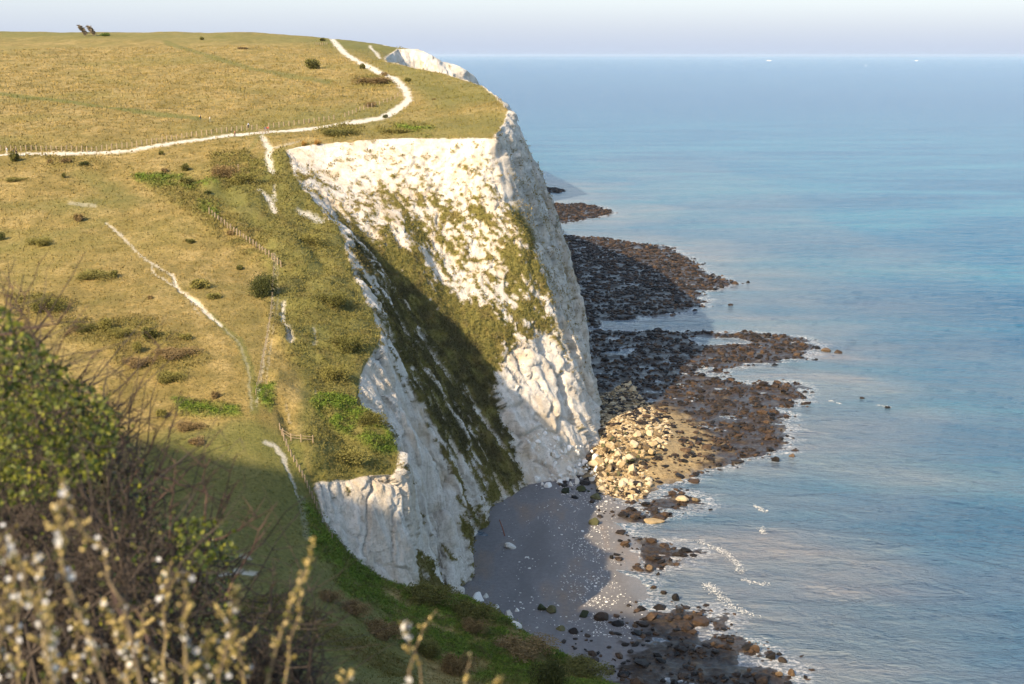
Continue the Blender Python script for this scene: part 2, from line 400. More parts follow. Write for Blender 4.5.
# the top lip of each cliff carries turf that hangs over
u = X+Z/1.25
str1 = fbm(u/2.6, Y/9, Z/14, 4, 41)
str2 = fbm(X/1.6, Y/1.6, Z/1.6, 4, 47)
str3 = fbm(X/5, Y/5, Z/5, 3, 52)
d = np.zeros(len(V))
hd = regv == 2
D1 = [(340, 206), (372, 236), (415, 245), (450, 285), (500, 315), (522, 335), (500, 355), (494, 395), (516, 452), (508, 475), (470, 405), (400, 325), (350, 250)]
D2 = [(498, 205), (525, 215), (546, 275), (549, 335), (520, 350), (505, 300), (500, 245)]
D3 = [(350, 262), (372, 280), (400, 320), (450, 372), (486, 412), (512, 455), (522, 478), (505, 486), (480, 462), (458, 456), (440, 448), (424, 420), (404, 384), (388, 346), (384, 330)]
D4 = [(380, 190), (470, 190), (505, 215), (505, 330), (455, 345), (420, 280), (360, 245)]
dens = np.where(hd, -.30+.30*sstep(150, 240, PYY), -.9)
dens = np.maximum(dens, np.where(hd, -.5+.90*pm(D1, 14), -.9)); dens = np.maximum(dens, np.where(hd, -.5+.66*pm(D2, 8), -.9))
dens = np.maximum(dens, np.where(hd, -.5+.52*pm(D4, 12), -.9))
W1 = [(503, 365), (520, 345), (546, 338), (620, 430), (620, 500), (520, 500), (518, 440), (497, 395)]
dens = np.where(hd, dens-1.2*pm(W1, 5), dens)
SEA = [(494, 130), (505, 190), (527, 228), (548, 270), (556, 330), (580, 400), (640, 430), (620, 300), (560, 100), (500, 60)]
seam = pm(SEA, 3)*(regv == 2)
dens = dens*(1-seam)+seam*(-.22+.18*sstep(400, 250, PYY)*sstep(120, 200, PYY))
nr = regv == 1
dens = np.where(nr, -.26+.50*np.maximum(pm(D3, 7), pm(D1, 12)), dens); dens = np.where(hd, np.maximum(dens, -.42+.95*pm(D3, 7)), dens)
FAC = [(360, 365), (378, 345), (420, 428), (446, 465), (458, 560), (440, 600), (410, 592), (300, 560), (310, 480), (398, 474)]
dens = np.where(nr, dens+.12*sstep(440, 470, PYY)*sstep(440, 460, PX)-.4*pm(FAC, 3), dens)
for pl in ([(486, 488), (494, 480), (500, 492), (494, 503), (486, 500)], [(413, 545), (430, 560), (452, 590), (412, 592)], [(556, 320), (564, 330), (567, 352), (560, 350)], [(436, 540), (446, 548), (456, 560), (446, 552)],
           [(510, 195), (528, 215), (545, 245), (536, 240), (515, 215)]):
    dens = dens+.9*pm(pl, 2)*(regv > 0)
dens = np.where(regv == 3, -.35, dens)
str4 = fbm((X+.35*Y+Z*.55)/1.7, (Y-1.1*X)/16, Z/16, 3, 43)
veg = sstep(-.04, .05, dens+np.where(nr, 1.15*str4, .62*str1)+.62*str2+.25*str3)
spot = sstep(.24, .34, fbm(X/1.1, Y/1.1, Z/1.1, 3, 61)+.35*str3)*(regv == 2)*sstep(140, 170, PYY)*(1-pm(W1, 5))
veg = np.maximum(veg, spot*.9)
veg = np.where(regv > 0, veg, 0)
# seaward face: dark lichen and flint, not plants
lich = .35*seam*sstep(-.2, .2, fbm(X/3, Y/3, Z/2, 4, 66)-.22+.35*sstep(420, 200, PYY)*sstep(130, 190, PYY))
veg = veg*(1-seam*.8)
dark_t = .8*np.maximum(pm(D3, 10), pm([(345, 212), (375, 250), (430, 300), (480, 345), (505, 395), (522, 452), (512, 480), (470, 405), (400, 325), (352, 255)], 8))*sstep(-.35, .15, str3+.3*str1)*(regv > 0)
vegc = chalk*veg
chalkm = chalk*(1-veg)
# grass
lush = np.zeros(len(V)); scrub = np.zeros(len(V)); green = np.zeros(len(V)); path = np.zeros(len(V)); dirt = np.zeros(len(V))
gr = 1-chalk
for pl in ([(316, 392), (345, 400), (372, 425), (399, 440), (401, 452), (372, 453), (330, 425), (310, 405)], [(130, 172), (190, 178), (218, 186), (190, 190), (140, 182)], [(200, 205), (222, 210), (216, 222), (204, 216)],
           [(300, 500), (322, 520), (345, 552), (380, 580), (440, 592), (500, 620), (560, 655), (650, 684), (560, 700), (470, 680), (400, 640), (340, 590), (310, 550)],
           [(255, 385), (275, 390), (270, 410), (255, 405)], [(170, 398), (235, 404), (240, 416), (175, 410)], [(600, 125), (602, 127), (601, 129)], [(395, 127), (432, 128), (430, 134), (400, 133)]):
    lush = np.maximum(lush, pm(pl, 4))
lush = lush*sstep(-.25, .1, str3+fbm(X/2, Y/2, Z/2, 2, 71)*.5+.08)
for pl, s_ in (([(0, 147), (95, 149), (95, 152), (0, 151)], .8), ([(212, 152), (245, 150), (268, 168), (262, 188), (225, 192), (208, 175)], 1), ([(235, 190), (262, 165), (285, 150), (320, 205), (350, 240), (360, 290), (388, 330), (362, 368), (358, 400), (398, 440), (400, 474), (350, 482), (318, 486), (300, 440), (318, 395), (290, 370), (278, 300), (270, 240)], .55),
               ([(130, 175), (200, 190), (270, 235), (276, 262), (250, 262), (215, 235), (175, 205)], .8), ([(418, 590), (450, 585), (490, 605), (525, 632), (500, 636), (460, 612), (425, 604)], 1), ([(220, 600), (300, 600), (400, 660), (420, 690), (330, 650), (240, 625)], .7),
               ([(540, 650), (590, 655), (625, 672), (600, 680), (560, 668)], 1), ([(470, 650), (510, 655), (520, 680), (480, 680)], .8), ([(60, 320), (150, 320), (190, 345), (120, 350), (60, 340)], .75), ([(5, 292), (60, 292), (80, 305), (60, 318), (10, 314)], .75),
               ([(140, 350), (195, 345), (215, 360), (180, 382), (150, 372)], .5), ([(110, 362), (110, 345), (140, 352), (135, 370)], .5), ([(300, 46), (330, 42), (340, 50), (330, 52)], .3), ([(0, 150), (60, 155), (110, 160), (100, 168), (55, 165)], .5),
               ([(352, 78), (372, 74), (395, 84), (380, 87), (356, 84)], 1), ([(316, 128), (348, 124), (362, 132), (340, 136), (320, 134)], 1), ([(376, 128), (404, 126), (410, 132), (385, 134)], .8), ([(395, 46), (420, 44), (400, 50)], .5),
               ([(262, 270), (285, 262), (300, 320), (280, 350), (268, 330)], .5)):
    scrub = np.maximum(scrub, pm(pl, 4)*s_)
scrub = scrub*sstep(-.42, .05, str3+.1*fbm(X/2.5, Y/2.5, Z/2.5, 2, 77))
for pl, s_ in (([(170, 428), (250, 418), (300, 440), (330, 530), (420, 640), (430, 720), (100, 720), (100, 480)], .75), ([(0, 206), (60, 200), (130, 192), (150, 200), (130, 210), (60, 212)], .55), ([(330, 105), (400, 118), (500, 110), (505, 137), (330, 136)], .45), ([(0, 30), (345, 36), (400, 44), (420, 60), (350, 52), (300, 42), (150, 38), (0, 38)], .8),
               ([(90, 170), (140, 195), (150, 200), (110, 200), (70, 170)], .5), ([(200, 190), (285, 150), (345, 230), (388, 330), (362, 368), (398, 440), (398, 474), (315, 486), (300, 440), (300, 380), (270, 300), (262, 240)], .7), ([(0, 140), (100, 150), (260, 125), (400, 95), (400, 120), (300, 128), (180, 138), (90, 146), (0, 150)], .5), ([(340, 42), (390, 62), (480, 82), (505, 100), (440, 110), (410, 85), (370, 60)], .55)):
    green = np.maximum(green, pm(pl, 8)*s_)
def stroke(pts, strength=1, soft=.5):
    ax = PX+(wx*.22+frx)*wsc; ay = PYY+(wy*.22+fry*.5)*wsc
    k = near_box(ax, ay, pts, 12); o = np.zeros(len(ax)); o[k] = strength*sstep(1+soft, 1-soft, line_d(ax[k], ay[k], pts)); return o
for pts, s_ in (([(0, 94, 1.5), (60, 100, 1.5), (120, 110, 1.5), (200, 119, 2)], .8), ([(165, 42, 2), (205, 55, 2), (256, 70, 2), (330, 82, 2)], .6), ([(210, 316, 3), (240, 343, 3.5), (252, 375, 4), (254, 410, 5)], .7),
                ([(105, 222, 3), (60, 235, 3), (0, 250, 3)], .3), ([(262, 135, 2), (250, 150, 2), (235, 165, 2)], .5)):
    green = np.maximum(green, stroke(pts, s_))
P_main = [(-60, 158, 1.2), (0, 156, 1.2), (30, 154, 1.2), (90, 152.5, 1.2), (130, 149.5, 1.3), (180, 141.5, 1.4), (230, 135.5, 1.4), (262, 132.8, 1.5), (300, 129.5, 1.4), (345, 124, 1.5), (380, 118, 1.6), (388, 115, 3), (400, 107.5, 3.2), (409, 99, 3), (405, 89, 3), (395, 80, 3),
          (380, 72.5, 2), (360, 63, 2.2), (346, 54, 2.2), (338, 46, 2.6), (331, 38.5, 1.6)]
path = np.maximum(path, stroke(P_main, 1, .35))
for pts, s_ in (([(106, 224, .8), (120, 235, 1), (150, 262, 1), (172, 276, .9)], .6), ([(172, 276, 1.3), (179, 292, 1.2), (195, 303, 1.6), (212, 318, 1.5), (222, 327, 1)], 1.0), ([(150, 262, .6), (155, 275, .6), (185, 295, .6), (200, 316, .6)], .5),
                ([(222, 327, 1), (240, 345, 1), (249, 375, 1.2), (251, 410, 1.2)], .2), ([(262, 137, 2), (270, 150, 3), (268, 160, 3), (272, 172, 2.5)], .9), ([(268, 150, 1), (285, 146, 1), (300, 141, 1)], .4),
                ([(258, 190, 2), (268, 198, 2.5), (276, 212, 2)], 1), ([(274, 188, 1), (275, 200, 1.5)], .8), ([(298, 212, 2), (310, 216, 3), (322, 222, 3)], .9), ([(283, 306, 1.8), (282, 318, 2), (286, 330, 2.2), (291, 343, 2.8)], 1), ([(275, 258, 1), (272, 310, 1), (265, 350, 1.1), (256, 405, 1.3)], .35), ([(277, 262, .8), (278, 300, .8), (270, 350, .8), (264, 400, .8)], .2),
                ([(265, 441, 2), (275, 444, 2), (283, 455, 2.5), (288, 472, 1.5), (297, 498, .6)], .75), ([(313, 330, 1), (316, 345, 1)], .5), ([(316, 390, .9), (319, 400, .9)], .6), ([(370, 46, 1), (374, 51, 1.2), (380, 58, 1)], .9), ([(384, 45, .8), (400, 46, .8)], .8), ([(300, 500, 3), (306, 540, 3)], .2),
                ([(70, 203, 2), (95, 207, 2)], .3), ([(215, 576, 1), (240, 572, 3), (255, 574, 2)], .7), ([(240, 558, 1.5), (250, 560, 1.5)], .6), ([(286, 404, 1), (292, 420, 1)], .2), ([(393, 63, 1), (407, 64, 1)], .5)):
    path = np.maximum(path, stroke(pts, s_))
path = np.where(regv == 0, path, 0)*gr
lush *= gr; scrub *= gr*(1-path); green *= gr
scrub = np.maximum(scrub, vegc*.9)
# ------------------------------------------------------------------ relief
far = sstep(1500, 500, DEP)
flat = np.clip(NRM[:, 2], 0, 1)
slump = pm([(190, 175), (262, 160), (285, 150), (350, 240), (388, 330), (400, 474), (312, 486), (290, 440), (270, 400), (265, 250)], 8)*(regv == 0)
hg = fbm(X/45, Y/45, 0, 2, 1)*1.3+fbm(X/12, Y/12, 0, 3, 2)*.45+fbm(X/3, Y/3, 0, 3, 3)*.22
hg = hg+slump*(2.2*np.abs(fbm(X/15, Y/22, 0, 2, 11))*2-1.0+.9*fbm(X/16, Y/16, 0, 3, 12, ridged=True)+.5*fbm(X/5, Y/5, 0, 2, 14))
hg = hg+scrub*(.35+.9*np.abs(fbm(X/3.2, Y/3.2, Z/3.2, 3, 13)))+lush*(.25+.5*fbm(X/1.6, Y/1.6, Z/1.6, 3, 15))-path*.25
hg = hg*(1-.7*path)
nearcam = sstep(15, 60, np.hypot(X, Y))
hg = hg*nearcam
hc = fbm(X/16, Y/16, Z/70, 2, 20)*3.4+fbm(X/7, Y/7, Z/60, 3, 21, ridged=True)*2.2+fbm(X/3.4, Y/3.4, Z/6, 4, 22)*.75-np.maximum(0, fbm(X/3, Y/3, Z/40, 2, 29, ridged=True)-.55)*3.0
hc = hc+fbm(X/30, Y/30, Z/.9, 2, 24)*.16+fbm(u/5, Y/14, Z/30, 3, 26, ridged=True)*.7*(dens > -.6)+np.maximum(0, fbm(X/1.3, Y/1.3, Z/1.3, 3, 27))*.5
hc = hc+vegc*.7
kc = cl_s > .01; blk = np.zeros(len(V)); wob = fbm(X[kc]/6, Y[kc]/6, Z[kc]/6, 2, 33)*2
for sx_c, sz_c, am in ((10, 90, 3.0), (5, 30, 1.1), (1.9, 3.2, .30)):
    v_, e_ = cells((X[kc]+wob)/sx_c, (Y[kc]+wob)/sx_c, (Z[kc]+(.5*X[kc] if sz_c < 9 else 0))/sz_c, int(sz_c*10)); blk[kc] += am*(v_-.5)-am*.35*sstep(.07, .0, e_)
hc = hc*np.where(nr, .42, .42)+blk*np.where(hd, .7+.8*sstep(300, 350, PYY)+.3*seam, .85)*(1-.6*vegc)
foot = sstep(6, 0, Z)*(regv == 2)
hc = hc*(.55+.45*sstep(.9, .5, flat))+foot*fbm(X/3, Y/3, Z/3, 3, 28)*1.2
nh = NRM.copy(); nh[:, 2] *= .5
disp = hg*(1-cl_s); 
V = VB+NRM*(hg*(1-cl_s))[:, None]+nh*(hc*cl_s*sstep(-2.6, -1.5, Z))[:, None]
NF = vnormals(V, TT)
print('relief done')
# ------------------------------------------------------------------ land material
def land_material():
    m, nt, b = newmat('turf_and_chalk', .92, .15)
    A1 = attr(nt, 'cover_a'); A2 = attr(nt, 'cover_b')
    P = mapping(nt)
    n1 = noise_node(nt, .035, 5, .6, P); n2 = noise_node(nt, .25, 5, .65, P); n3 = noise_node(nt, 1.6, 5, .7, P)
    st = noise_node(nt, .09, 6, .72, mapping(nt, (1, .45, 1), (0, 0, .2)), .6)
    straw = ramp(nt, st, [(.34, (.20, .155, .045)), (.48, (.32, .235, .078)), (.6, (.42, .31, .122)), (.75, (.28, .215, .07))])
    straw = mix(nt, ramp(nt, n2, [(.44, 0.0), (.62, .8)]), straw, (.19, .15, .045))
    straw = mix(nt, ramp(nt, noise_node(nt, .018, 5, .65, P, .8), [(.48, 0.0), (.62, .5)]), straw, (.20, .18, .05))
    straw = mix(nt, ramp(nt, n3, [(.40, .55), (.55, 0.0)]), straw, (.12, .10, .032))
    gcol = ramp(nt, n3, [(.3, (.085, .10, .026)), (.6, (.15, .155, .042)), (.8, (.21, .19, .06))])
    c = mix(nt, A2[1], straw, gcol)
    sc = ramp(nt, n3, [(.26, (.068, .066, .016)), (.46, (.145, .135, .034)), (.72, (.26, .22, .07))])
    sc = mix(nt, ramp(nt, n2, [(.48, 0.0), (.64, .6)]), sc, (.22, .16, .06))
    c = mix(nt, A2[2], c, sc)
    lu = ramp(nt, n3, [(.3, (.045, .08, .012)), (.5, (.13, .20, .025)), (.7, (.25, .32, .05))])
    lu = mix(nt, ramp(nt, noise_node(nt, .5, 4, .7, P), [(.48, 0.0), (.62, .7)]), lu, (.12, .10, .04))
    c = mix(nt, A1[2], c, lu)
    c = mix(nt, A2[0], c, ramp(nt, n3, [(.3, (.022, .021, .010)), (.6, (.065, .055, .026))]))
    # chalk
    stv = noise_node(nt, 1, 5, .7, mapping(nt, (.5, .5, .07)), .4)
    ch = ramp(nt, stv, [(.28, (.40, .35, .29)), (.43, (.60, .545, .46)), (.60, (.71, .665, .585))])
    ch = mix(nt, ramp(nt, noise_node(nt, .13, 4, .6, mapping(nt, (1, 1, .5)), .5), [(.47, 0.0), (.68, .65)]), ch, (.52, .40, .25))
    fl = noise_node(nt, 1, 3, .6, mapping(nt, (.35, .35, 2.2)))
    ch = mix(nt, ramp(nt, fl, [(.58, 0.0), (.70, .45)]), ch, (.36, .32, .26))
    ch = mix(nt, ramp(nt, noise_node(nt, 2.4, 4, .7, P), [(.34, .6), (.47, 0.0)]), ch, (.36, .32, .26))
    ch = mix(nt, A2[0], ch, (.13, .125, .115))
    c = mix(nt, A1[0], c, ch)
    pa = ramp(nt, n3, [(.3, (.50, .46, .37)), (.7, (.70, .66, .56))])
    c = mix(nt, A1[1], c, pa)
    nt.links.new(c, b.inputs['Base Color'])
    h = math_n(nt, 'ADD', noise_node(nt, 2.2, 6, .75, P), math_n(nt, 'MULTIPLY', fl, .3))
    bump(nt, b, h, .75, .7)
    return m
LAND = land_material()
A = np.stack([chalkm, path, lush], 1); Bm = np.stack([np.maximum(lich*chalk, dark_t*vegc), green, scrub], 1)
pf = path[TT].mean(1)
sel = np.where(R == 0, np.where(pf > .45, 4, 0), R)
def sub(name, mask):
    t = TT[mask]; ids, inv = np.unique(t, return_inverse=True)
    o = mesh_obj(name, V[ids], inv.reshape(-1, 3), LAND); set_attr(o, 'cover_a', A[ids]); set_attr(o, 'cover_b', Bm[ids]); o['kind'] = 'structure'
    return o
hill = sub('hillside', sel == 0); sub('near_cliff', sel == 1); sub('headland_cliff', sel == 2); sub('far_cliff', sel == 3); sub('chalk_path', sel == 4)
visf = (DEP[TT[:, 0]] > 0) & (PX[TT].min(1) < 1100) & (PX[TT].max(1) > -80) & (PYY[TT].min(1) < 760) & (PYY[TT].max(1) > 0)
tv = TT[visf]; ids, inv = np.unique(tv, return_inverse=True)
BVH = BVHTree.FromPolygons([tuple(p) for p in V[ids]], [tuple(t) for t in inv.reshape(-1, 3)])
def hit(px, py):
    d = ray(px, py).normalized(); loc, n, i, dist = BVH.ray_cast(Vector((0, 0, CAMZ)), d)
    return loc
def drop(x, y, z0=None):
    loc, n, i, dd = BVH.ray_cast(Vector((x, y, 300)), Vector((0, 0, -1))); return loc
print('land objects done')

# ================================================================== SHORE
def wp(poly): return [PZ(a, b, 0)[:2] for a, b in poly]
SAND = wp([(400, 640), (430, 600), (452, 575), (465, 520), (500, 480), (560, 460), (612, 470), (622, 495), (632, 512), (627, 530), (637, 555), (640, 590), (652, 612), (660, 640), (640, 684), (600, 760), (500, 760)])
REEF = [wp(p) for p in (
    [(520, 187), (552, 188), (566, 191), (545, 194), (520, 195)],
    [(530, 202), (562, 204), (580, 204), (600, 207), (612, 213), (585, 219), (560, 223), (530, 223)],
    [(540, 234), (600, 238), (640, 244), (665, 246), (690, 260), (700, 270), (733, 283), (700, 292), (702, 305), (680, 312), (640, 318), (600, 327), (540, 332)],
    [(560, 331), (640, 331), (700, 332), (760, 333), (800, 338), (818, 345), (800, 358), (760, 362), (725, 368), (705, 374), (740, 383), (802, 384), (800, 402), (778, 408), (790, 430), (775, 452), (700, 468), (660, 485), (625, 502), (560, 480), (560, 400)],
    [(612, 516), (640, 505), (678, 494), (704, 498), (690, 506), (650, 517), (632, 526)],
    [(636, 540), (660, 545), (696, 551), (672, 560), (650, 570), (640, 560)],
    [(585, 720), (590, 655), (612, 634), (650, 612), (700, 611), (722, 618), (716, 635), (740, 640), (760, 660), (790, 668), (770, 700), (760, 740)])]
POOL = [wp(p) for p in ([(685, 338), (735, 337), (760, 343), (700, 346)], [(598, 352), (640, 348), (625, 356)], [(600, 338), (625, 336), (618, 341)], [(640, 395), (665, 400), (650, 403)], [(600, 322), (640, 318), (630, 326), (595, 331)], [(690, 370), (720, 366), (702, 376)],
                         [(690, 625), (715, 622), (712, 640), (700, 642)], [(735, 650), (760, 655), (755, 668), (738, 664)], [(645, 492), (670, 484), (668, 492), (650, 498)], [(635, 508), (650, 512), (640, 516)])]
def shore_z(x, y):
    wn_ = fbm(x/9, y/9, 0, 4, 101)*5+fbm(x/2.5, y/2.5, 0, 3, 102)*1.6
    s = poly_sd(x, y, SAND)+fbm(x/14, y/14, 0, 3, 103)*3
    z = np.where(s > 0, np.minimum(s*.055, 1.7), np.maximum(s*.12, -2.0))
    z = z+fbm(x/5, y/5, 0, 2, 104)*.07
    rf = np.full(x.shape, -99.)
    for p in REEF: rf = np.maximum(rf, poly_sd(x, y, p))
    rf = rf+wn_
    for p in POOL: rf = np.minimum(rf, -poly_sd(x, y, p)*2+fbm(x/3, y/3, 0, 2, 107)*1.5)
    rz = np.clip(rf*.11, -2.0, .26)+fbm(x/1.8, y/1.8, 0, 4, 105)*.40+fbm(x/9, y/5, 0, 3, 106)*.55
    toe = sstep(32, 0, np.hypot(x-33, (y-375)*.55))          # fallen chalk raises the foot of the headland
    rz = rz+toe**1.6*5.0
    return np.maximum(z, rz), sstep(-.1, .25, rz-z), s, toe
def polar(a0, a1, na, radii, extra=()):
    az = np.concatenate([np.linspace(a0, a1, na), np.array(extra)]) if len(extra) else np.linspace(a0, a1, na)
    az = np.sort(az); Rr, Az = np.meshgrid(radii, az, indexing='ij')
    nx = len(az); ny = len(radii)
    i = np.arange((ny-1)*(nx-1)); r = i//(nx-1); c = i % (nx-1); q = r*nx+c
    return (Rr*np.sin(Az)).ravel(), (Rr*np.cos(Az)).ravel(), np.stack([q, q+1, q+nx+1, q+nx], 1)
pyr = np.arange(720, 196, -.95); radii = np.array([PZ(512, p, 0)[1] for p in pyr])
sx, sy, sf = polar(rad(-5), rad(14.5), 330, radii)
sz, srf, ssd, stoe = shore_z(sx, sy)
def shore_material():
    m, nt, b = newmat('shingle_and_reef', .8, .3)
    a = attr(nt, 'cover'); P = mapping(nt)
    n3 = noise_node(nt, 1.2, 6, .75, P)
    sand = ramp(nt, noise_node(nt, .06, 5, .65, mapping(nt, (1.6, .5, 1), (0, 0, .1))), [(.35, (.155, .148, .145)), (.52, (.205, .195, .19)), (.68, (.26, .195, .145))])
    sand = mix(nt, ramp(nt, n3, [(.35, .6), (.6, 0.0)]), sand, (.13, .12, .11))
    reef = ramp(nt, n3, [(.30, (.010, .008, .007)), (.5, (.034, .023, .015)), (.66, (.085, .056, .030)), (.8, (.18, .135, .08))])
    c = mix(nt, a[0], sand, reef)
    c = mix(nt, a[1], c, ramp(nt, n3, [(.3, (.12, .085, .04)), (.6, (.38, .28, .14))]))
    nt.links.new(c, b.inputs['Base Color'])
    r = math_n(nt, 'MULTIPLY', a[2], -.55); nt.links.new(math_n(nt, 'ADD', r, .88), b.inputs['Roughness'])
    bump(nt, b, noise_node(nt, 2.5, 5, .8, P), .8, .25)
    return m
wet = sstep(6, 0, ssd)*sstep(.6, .1, sz)
far_px, far_py, _ = project(np.stack([sx, sy, sz], 1))
keep = (sf[:, 0] >= 0)
sh = mesh_obj('beach', np.stack([sx, sy, sz], 1), sf, shore_material()); set_attr(sh, 'cover', np.stack([srf, sstep(.02, .30, stoe+.25*fbm(sx/4, sy/4, 0, 3, 109))*srf, wet], 1)); sh['kind'] = 'structure'
print('shore done')

# ================================================================== SEA
rr_ = [60, 90, 120]+[PZ(512, p, 0)[1] for p in np.arange(720, 60, -1.0)]+[31000, 40000, 60000, 90000, 140000]
radii = np.array(rr_)
sx, sy, sf = polar(rad(-3), rad(24), 400, radii, extra=[rad(a) for a in list(range(-179, -3, 8))+list(range(26, 180, 7))+[-180, 180]])
def sea_z(x, y):
    r = np.hypot(x, y); damp = sstep(2600, 500, r)
    th = rad(58); a = x*math.cos(th)+y*math.sin(th); b_ = -x*math.sin(th)+y*math.cos(th)
    th2 = rad(115); a2 = x*math.cos(th2)+y*math.sin(th2)
    w_ = fbm(x/60, y/60, 0, 2, 201)*9
    sw = (1-np.abs(np.sin((a+w_)/4.6)))**1.5*(.5+.7*noise(x/35, y/35, 0, 208))
    z = .62*sw+.30*fbm(a/2.6, b_/8, 0, 3, 203)+.16*fbm(a2/1.6, x/4, 0, 3, 205)
    return z*damp-.12
sz = sea_z(sx, sy)
def sea_material():
    m, nt, b = newmat('sea_water', .2, .33)
    g = N(nt, 'ShaderNodeNewGeometry'); P = g.outputs['Position']
    a = attr(nt, 'tint')
    band = noise_node(nt, 1, 7, .66, mapping(nt, (.0035, .013, .01), (0, 0, -.12)), .4)
    c = ramp(nt, band, [(.32, (.010, .070, .150)), (.48, (.018, .100, .185)), (.62, (.034, .150, .220)), (.78, (.024, .118, .20))])
    c = mix(nt, a[1], c, (.010, .060, .150))
    silt = ramp(nt, noise_node(nt, 1, 5, .6, mapping(nt, (.012, .03, .01), (0, 0, -.3)), .6), [(.35, (.11, .155, .18)), (.6, (.21, .20, .195)), (.75, (.29, .24, .205))])
    c = mix(nt, a[0], c, silt)
    fo_ = math_n(nt, 'MULTIPLY', a[2], ramp(nt, noise_node(nt, 1.1, 5, .7, P, .5), [(.46, 0.0), (.60, 1.0)]))
    c = mix(nt, fo_, c, (.46, .46, .46)); nt.links.new(c, b.inputs['Base Color'])
    b.inputs['IOR'].default_value = 1.33
    h1 = noise_node(nt, 1, 5, .65, mapping(nt, (.55, 1.1, 1), (0, 0, -.5)), .3)
    h2 = noise_node(nt, 1, 4, .6, mapping(nt, (.05, .14, 1), (0, 0, -.35)), .4)
    h = math_n(nt, 'ADD', h1, math_n(nt, 'MULTIPLY', h2, 5.0)); bump(nt, b, h, .9, 1.0)
    return m
rw = np.hypot(sx, sy)
shore_d = np.full(sx.shape, -9999.)
for p in REEF+[SAND]: shore_d = np.maximum(shore_d, poly_sd(sx, sy, p))
silt = .9*sstep(-95, 0, shore_d+fbm(sx/60, sy/60, 0, 3, 210)*60)*.8
silt = np.maximum(silt, .28*sstep(120, 30, np.abs(sx-120-.02*sy+fbm(sx/80, sy/200, 0, 3, 212)*120))*sstep(1900, 900, sy))
deep = sstep(900, 3500, rw)
sea = mesh_obj('sea', np.stack([sx, sy, sz], 1), sf, sea_material()); kk = (sx > -20) & (sx < 260) & (sy > 150) & (sy < 1000); fm_ = np.zeros(len(sx)); zs_ = shore_z(sx[kk], sy[kk])[0]; fm_[kk] = sstep(-.75, -.15, zs_)*sstep(.5, .0, zs_)
set_attr(sea, 'tint', np.stack([silt, deep, fm_], 1)); sea['kind'] = 'structure'
print('sea done')
# ------------------------------------------------------------------ haze: one closed box of thin air
hz = bpy.data.materials.new('haze'); hz.use_nodes = True; nt = hz.node_tree
for n in list(nt.nodes):
    if n.type != 'OUTPUT_MATERIAL': nt.nodes.remove(n)
pv = nt.nodes.new('ShaderNodeVolumePrincipled'); pv.inputs['Color'].default_value = (.66, .82, 1, 1); pv.inputs['Density'].default_value = HAZE; pv.inputs['Anisotropy'].default_value = .1
nt.links.new(pv.outputs[0], nt.nodes['Material Output'].inputs['Volume'])
W_ = 150000
hv = [(x, y, z) for z in (-4, 178) for x, y in ((-W_, -W_), (W_, -W_), (W_, W_), (-W_, W_))]
hb = mesh_obj('haze', hv, [(0, 3, 2, 1), (4, 5, 6, 7), (0, 1, 5, 4), (1, 2, 6, 5), (2, 3, 7, 6), (3, 0, 4, 7)], hz, smooth=False); hb['kind'] = 'stuff'
hb['label'] = 'thin pale blue haze over the sea and far cliffs'; hb['category'] = 'haze'

# ------------------------------------------------------------------ grass tufts and leaves rooted on the land
cenF = V[tv].mean(1); tri = V[tv]; cr = np.cross(tri[:, 1]-tri[:, 0], tri[:, 2]-tri[:, 0]); area = np.linalg.norm(cr, axis=1)/2
dist = np.linalg.norm(cenF-[0, 0, CAMZ], axis=1)
facing = (cr*(np.array([0, 0, CAMZ])-cenF)).sum(1) > 0
wgt0 = area/dist**2*facing*sstep(60, 110, dist)
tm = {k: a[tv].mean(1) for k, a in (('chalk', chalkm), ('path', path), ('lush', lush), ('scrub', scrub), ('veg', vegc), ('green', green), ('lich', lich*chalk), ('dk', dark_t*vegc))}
def sample(n, weight, seed):
    rg = np.random.default_rng(seed); w_ = weight/weight.sum()
    i = rg.choice(len(w_), n, p=w_); a = rg.random(n); b = rg.random(n); s = a+b > 1; a[s] = 1-a[s]; b[s] = 1-b[s]
    T_ = tri[i]; return i, T_[:, 0]+(T_[:, 1]-T_[:, 0])*a[:, None]+(T_[:, 2]-T_[:, 0])*b[:, None], rg
def blades(n, weight, size, spread, up, seed, k, lift=0.0):
    """n clumps of k triangles each"""
    i, P, rg = sample(n, weight, seed); i = np.repeat(i, k); P = np.repeat(P, k, 0); m = len(P)
    D = np.linalg.norm(P-[0, 0, CAMZ], axis=1); s = size(D)*rg.uniform(.6, 1.4, m)
    P = P+np.stack([rg.normal(0, spread, m)*s, rg.normal(0, spread, m)*s, lift*rg.random(m)*s], 1)
    th = rg.random(m)*2*np.pi; dx = np.cos(th); dy = np.sin(th)
    tip = np.stack([rg.normal(0, 1-up, m), rg.normal(0, 1-up, m), np.abs(rg.normal(up, .3, m))], 1)*s[:, None]
    wv = np.stack([dx, dy, rg.normal(0, (1-up)*.8, m)], 1)*(s*rg.uniform(.25, .5, m))[:, None]
    VV = np.stack([P-wv-[0, 0, .06], P+wv-[0, 0, .06], P+tip], 1).reshape(-1, 3)
    return VV, np.arange(m*3).reshape(-1, 3), i
def cover_stuff(name, n, weight, size, spread, up, seed, k, label, cat, lift=0.0, over=None):
    VV, FF, i = blades(n, weight, size, spread, up, seed, k, lift)
    o = mesh_obj(name, VV, FF, LAND, smooth=False)
    r3 = lambda q: np.repeat(q[i], 3)
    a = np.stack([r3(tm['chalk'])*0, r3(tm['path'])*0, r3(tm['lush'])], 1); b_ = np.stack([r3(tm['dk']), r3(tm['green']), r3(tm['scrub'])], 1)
    if over: a, b_ = over(a, b_)
    set_attr(o, 'cover_a', a); set_attr(o, 'cover_b', b_); tag(o, label, cat, kind='stuff'); return o
